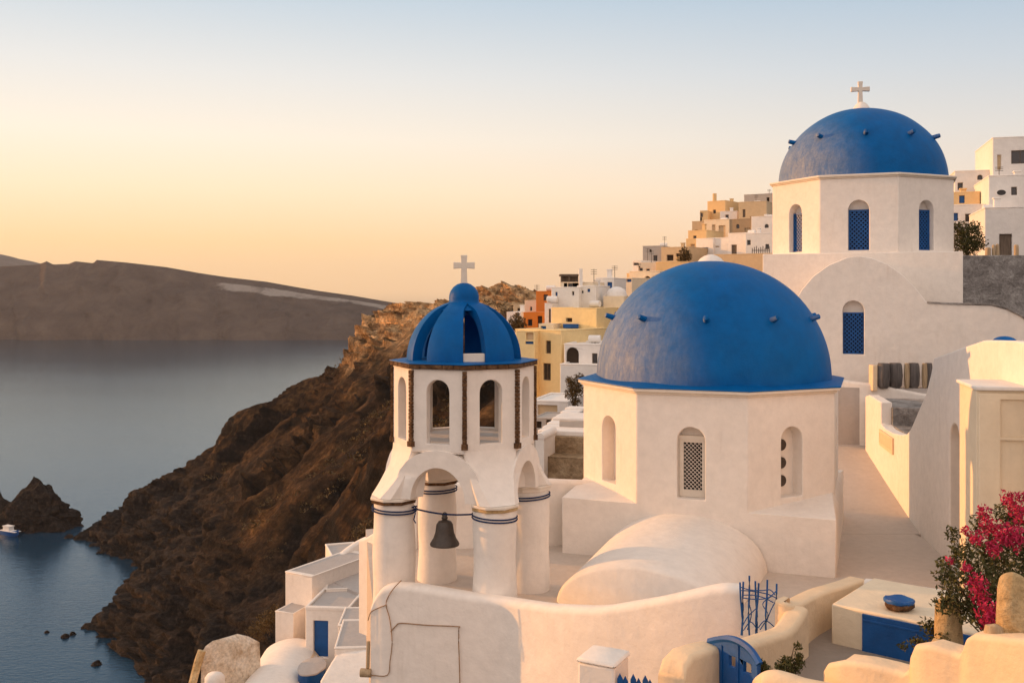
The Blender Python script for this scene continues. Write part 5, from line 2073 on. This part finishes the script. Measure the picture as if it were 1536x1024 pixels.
# ------------------------------------------------------------------ plants
def leaf(mb_, p, size, rnd_):
    a = Vector((rnd_.gauss(0, 1), rnd_.gauss(0, 1), rnd_.gauss(0, 1))).normalized()
    b = a.cross(Vector((rnd_.gauss(0, 1), rnd_.gauss(0, 1), rnd_.gauss(0, 1)))).normalized()
    s = size * rnd_.uniform(.6, 1.3)
    n_ = a.cross(b) * s * .18
    o_ = len(mb_.v)
    mb_.v += [p - a * s, p - b * s * .42 + n_, p + a * s, p + b * s * .42 + n_]
    mb_.f += [(o_, o_ + 1, o_ + 2, o_ + 3)]


def shrub(name, base, crowns, n, size, mat, label, cat='shrub', group=None, seed=1, stems=6, flowers=None, fsize=None, fn=0):
    """crowns: list of (centre, radius)"""
    rr_ = random.Random(seed)
    root = thing(name, base, label, cat, group)
    mb_ = MB()
    tot = sum(r ** 2 for _, r in crowns)
    for c_, r in crowns:
        for i in range(int(n * r * r / tot)):
            d = Vector((rr_.gauss(0, 1), rr_.gauss(0, 1), rr_.gauss(0, 1))).normalized()
            leaf(mb_, Vector(c_) + d * r * rr_.random() ** .45 * (1 + .35 * noise.noise(Vector(c_) * 3 + d * 2.2)), size, rr_)
    mb_.build('foliage', M[mat], root, smooth=0, recalc=False)
    mb_ = MB()
    for k in range(stems):
        c_, r = crowns[rr_.randrange(len(crowns))]
        e = Vector(c_) + Vector((rr_.uniform(-1, 1), rr_.uniform(-1, 1), rr_.uniform(-.3, .8))) * r * .7
        b_ = Vector(base) + Vector((rr_.uniform(-.05, .05), rr_.uniform(-.05, .05), 0))
        m_ = b_.lerp(e, .5) + Vector((rr_.uniform(-.2, .2), rr_.uniform(-.2, .2), .1)) * r
        pts = crom([b_, m_, e], 4)
        mb_.tube(pts, [max(.004, size * .35 * (1 - .8 * i / len(pts))) for i in range(len(pts))], 5)
    mb_.build('stems', M['stem'], root)
    if flowers:
        mb_ = MB()
        for c_, r in flowers:
            for i in range(int(fn * r * r / sum(q * q for _, q in flowers))):
                d = Vector((rr_.gauss(0, 1), rr_.gauss(0, 1), rr_.gauss(0, 1))).normalized()
                leaf(mb_, Vector(c_) + d * r * rr_.random() ** .4 * (1 + .4 * noise.noise(Vector(c_) * 5 + d * 3)), fsize, rr_)
        mb_.build('blossom', M['flower'], root, smooth=0, recalc=False)
    return root


rq = random.Random(3)
cr = []
for px, py, r, Y in ((1500, 880, .42, 12.2), (1460, 870, .34, 12.0), (1525, 830, .38, 12.6), (1480, 820, .28, 12.6), (1440, 830, .16, 12.0), (1428, 800, .10, 12.2), (1422, 862, .16, 11.7), (1415, 905, .13, 11.7),
                     (1540, 900, .4, 12), (1500, 930, .30, 11.8), (1455, 910, .24, 11.7), (1545, 780, .26, 12.6), (1510, 775, .20, 12.8), (1412, 842, .07, 11.8), (1425, 890, .14, 11.7), (1470, 785, .13, 12.5)):
    cr.append((P(px, py, Y), r))
fl = [(P(px, py, Y), r) for px, py, r, Y in ((1475, 768, .10, 12.2), (1484, 790, .12, 12.1), (1513, 748, .11, 12.4), (1530, 770, .15, 12.3), (1505, 800, .16, 12.0), (1525, 808, .16, 12.0), (1448, 795, .06, 12.0), (1467, 808, .10, 11.9),
                                             (1490, 822, .10, 11.9), (1425, 842, .055, 11.7), (1466, 875, .13, 11.5), (1470, 895, .11, 11.5), (1450, 850, .06, 11.6), (1478, 920, .12, 11.3), (1495, 915, .11, 11.3), (1485, 935, .10, 11.3),
                                             (1502, 885, .06, 11.5), (1532, 745, .08, 12.4))]
shrub('bougainvillea', P(1490, 965, 11.9), cr, 8000, .032, 'leaf', 'dark leaved bush with magenta blossoms spilling over the wall at the right', 'flowering bush', seed=4, stems=26, flowers=fl, fsize=.027, fn=2600)
shrub('trailing_plant', P(1400, 975, 12.4), [(P(1392, 938, 12.4), .12), (P(1405, 945, 12.4), .12), (P(1375, 962, 12.5), .10), (P(1355, 968, 12.6), .07), (P(1415, 962, 12.0), .12), (P(1380, 985, 12.3), .10), (P(1398, 972, 12.3), .12)], 750, .03, 'leaf',
      'small trailing plant hanging in front of the blue hatch', 'plant', seed=5, stems=10)
shrub('potted_herb', P(1140, 1016, 11.5), [(P(1137, 998, 11.5), .10), (P(1146, 1006, 11.5), .10), (P(1130, 994, 11.5), .05)], 420, .026, 'leaf', 'low dark plant growing against the blue gate', 'plant', seed=6, stems=6)
shrub('potted_herb', P(1180, 1016, 11.3), [(P(1172, 1000, 11.3), .09), (P(1186, 1004, 11.3), .11), (P(1196, 984, 11.3), .07), (P(1197, 968, 11.3), .05), (P(1181, 990, 11.3), .07), (P(1199, 995, 11.3), .07)], 620, .026, 'leaf',
      'taller dark plant with an upright shoot right of the blue gate', 'plant', seed=7, stems=8)
shrub('bush', P(861, 612, 60), [(P(860, 575, 60), .48), (P(856, 590, 60), .40), (P(866, 585, 60), .45), (P(870, 566, 60), .28), (P(853, 570, 60), .22), (P(864, 602, 60), .3)], 1800, .07, 'leafdry', 'dry brown bush in front of the plain white wall by the church', 'bush', seed=8, stems=9)
shrub('bush', P(775, 500, 88), [(P(775, 482, 88), .75), (P(769, 490, 88), .6), (P(781, 488, 88), .6)], 1300, .11, 'leafdry', 'dark bush under the pale hut left of the orange house', 'bush', seed=9)
shrub('bush', P(1450, 384, 56), [(P(1440, 362, 56), .62), (P(1455, 358, 56), .70), (P(1466, 366, 56), .55), (P(1445, 345, 56), .52), (P(1462, 342, 56), .42), (P(1434, 340, 56), .35), (P(1450, 374, 56), .6)], 3600, .075, 'leaf', 'big dark bush behind the grey retaining wall', 'bush', seed=10, stems=12)
shrub('bush', P(1026, 396, 116), [(P(1027, 380, 116), .75), (P(1022, 388, 116), .6), (P(1031, 386, 116), .6)], 900, .13, 'leafdry', 'rust coloured bush beside the tan ruined house on the ridge', 'bush', seed=11)
# scrub scattered over the cliff
rr = random.Random(12)
mb = MB()
cnt = 0
while cnt < 900:
    y = rr.uniform(150, 520)
    row = terrain_row(y)
    x = row[0][0] + (5 - row[0][0]) * rr.random() ** .6
    z = ground_z(x, y)
    if z < -88:
        continue
    if noise.noise(Vector((x * .03, y * .03, 2))) < .02:
        continue
    cnt += 1
    s = rr.uniform(.6, 1.7)
    for i in range(12):
        d = Vector((rr.gauss(0, 1), rr.gauss(0, 1), abs(rr.gauss(0, .7))))
        leaf(mb, Vector((x, y, z + .6)) + d * s * .7, s * .42, rr)
kind(mb.build('scrub', M['leafdry'], smooth=0, recalc=False), 'stuff')
for k, (px, py, Y, s, lab) in enumerate(((400, 930, 50, .8, 'dry golden shrub on the slope left of the white houses'), (385, 945, 49, .6, 'smaller dry shrub lowest on the slope by the white annex'), (550, 800, 62, 1.3, 'rounded dry shrub on the slope left of the tower column'))):
    shrub('slope_shrub', P(px, py + 8, Y), [(P(px + dx, py + dy, Y), s * q) for dx, dy, q in ((0, 0, .7), (10, -8, .6), (-10, 3, .5), (16, -14, .4), (4, 5, .6))], 900, .06 * s / .8, 'leafdry', lab, 'shrub', 'dry shrubs on the slope', seed=30 + k)

# ------------------------------------------------------------------ the evening air
mb = MB()
mb.add([(x, y, z) for x in (-6900, 3400) for y in (-390, 8900) for z in (SEA - 6, 262)], [(0, 1, 3, 2), (4, 6, 7, 5), (0, 4, 5, 1), (2, 3, 7, 6), (0, 2, 6, 4), (1, 5, 7, 3)])
hm = bpy.data.materials.new('evening_haze')
hm.use_nodes = True
hn = hm.node_tree
hn.nodes.remove(hn.nodes['Principled BSDF'])
pv = hn.nodes.new('ShaderNodeVolumePrincipled')
pv.inputs['Color'].default_value = (.80, .82, .88, 1)
pv.inputs['Density'].default_value = 3.5e-5
pv.inputs['Anisotropy'].default_value = .2
hn.links.new(pv.outputs[0], hn.nodes['Material Output'].inputs['Volume'])
hz = mb.build('haze', hm, smooth=0)
kind(hz, 'stuff')
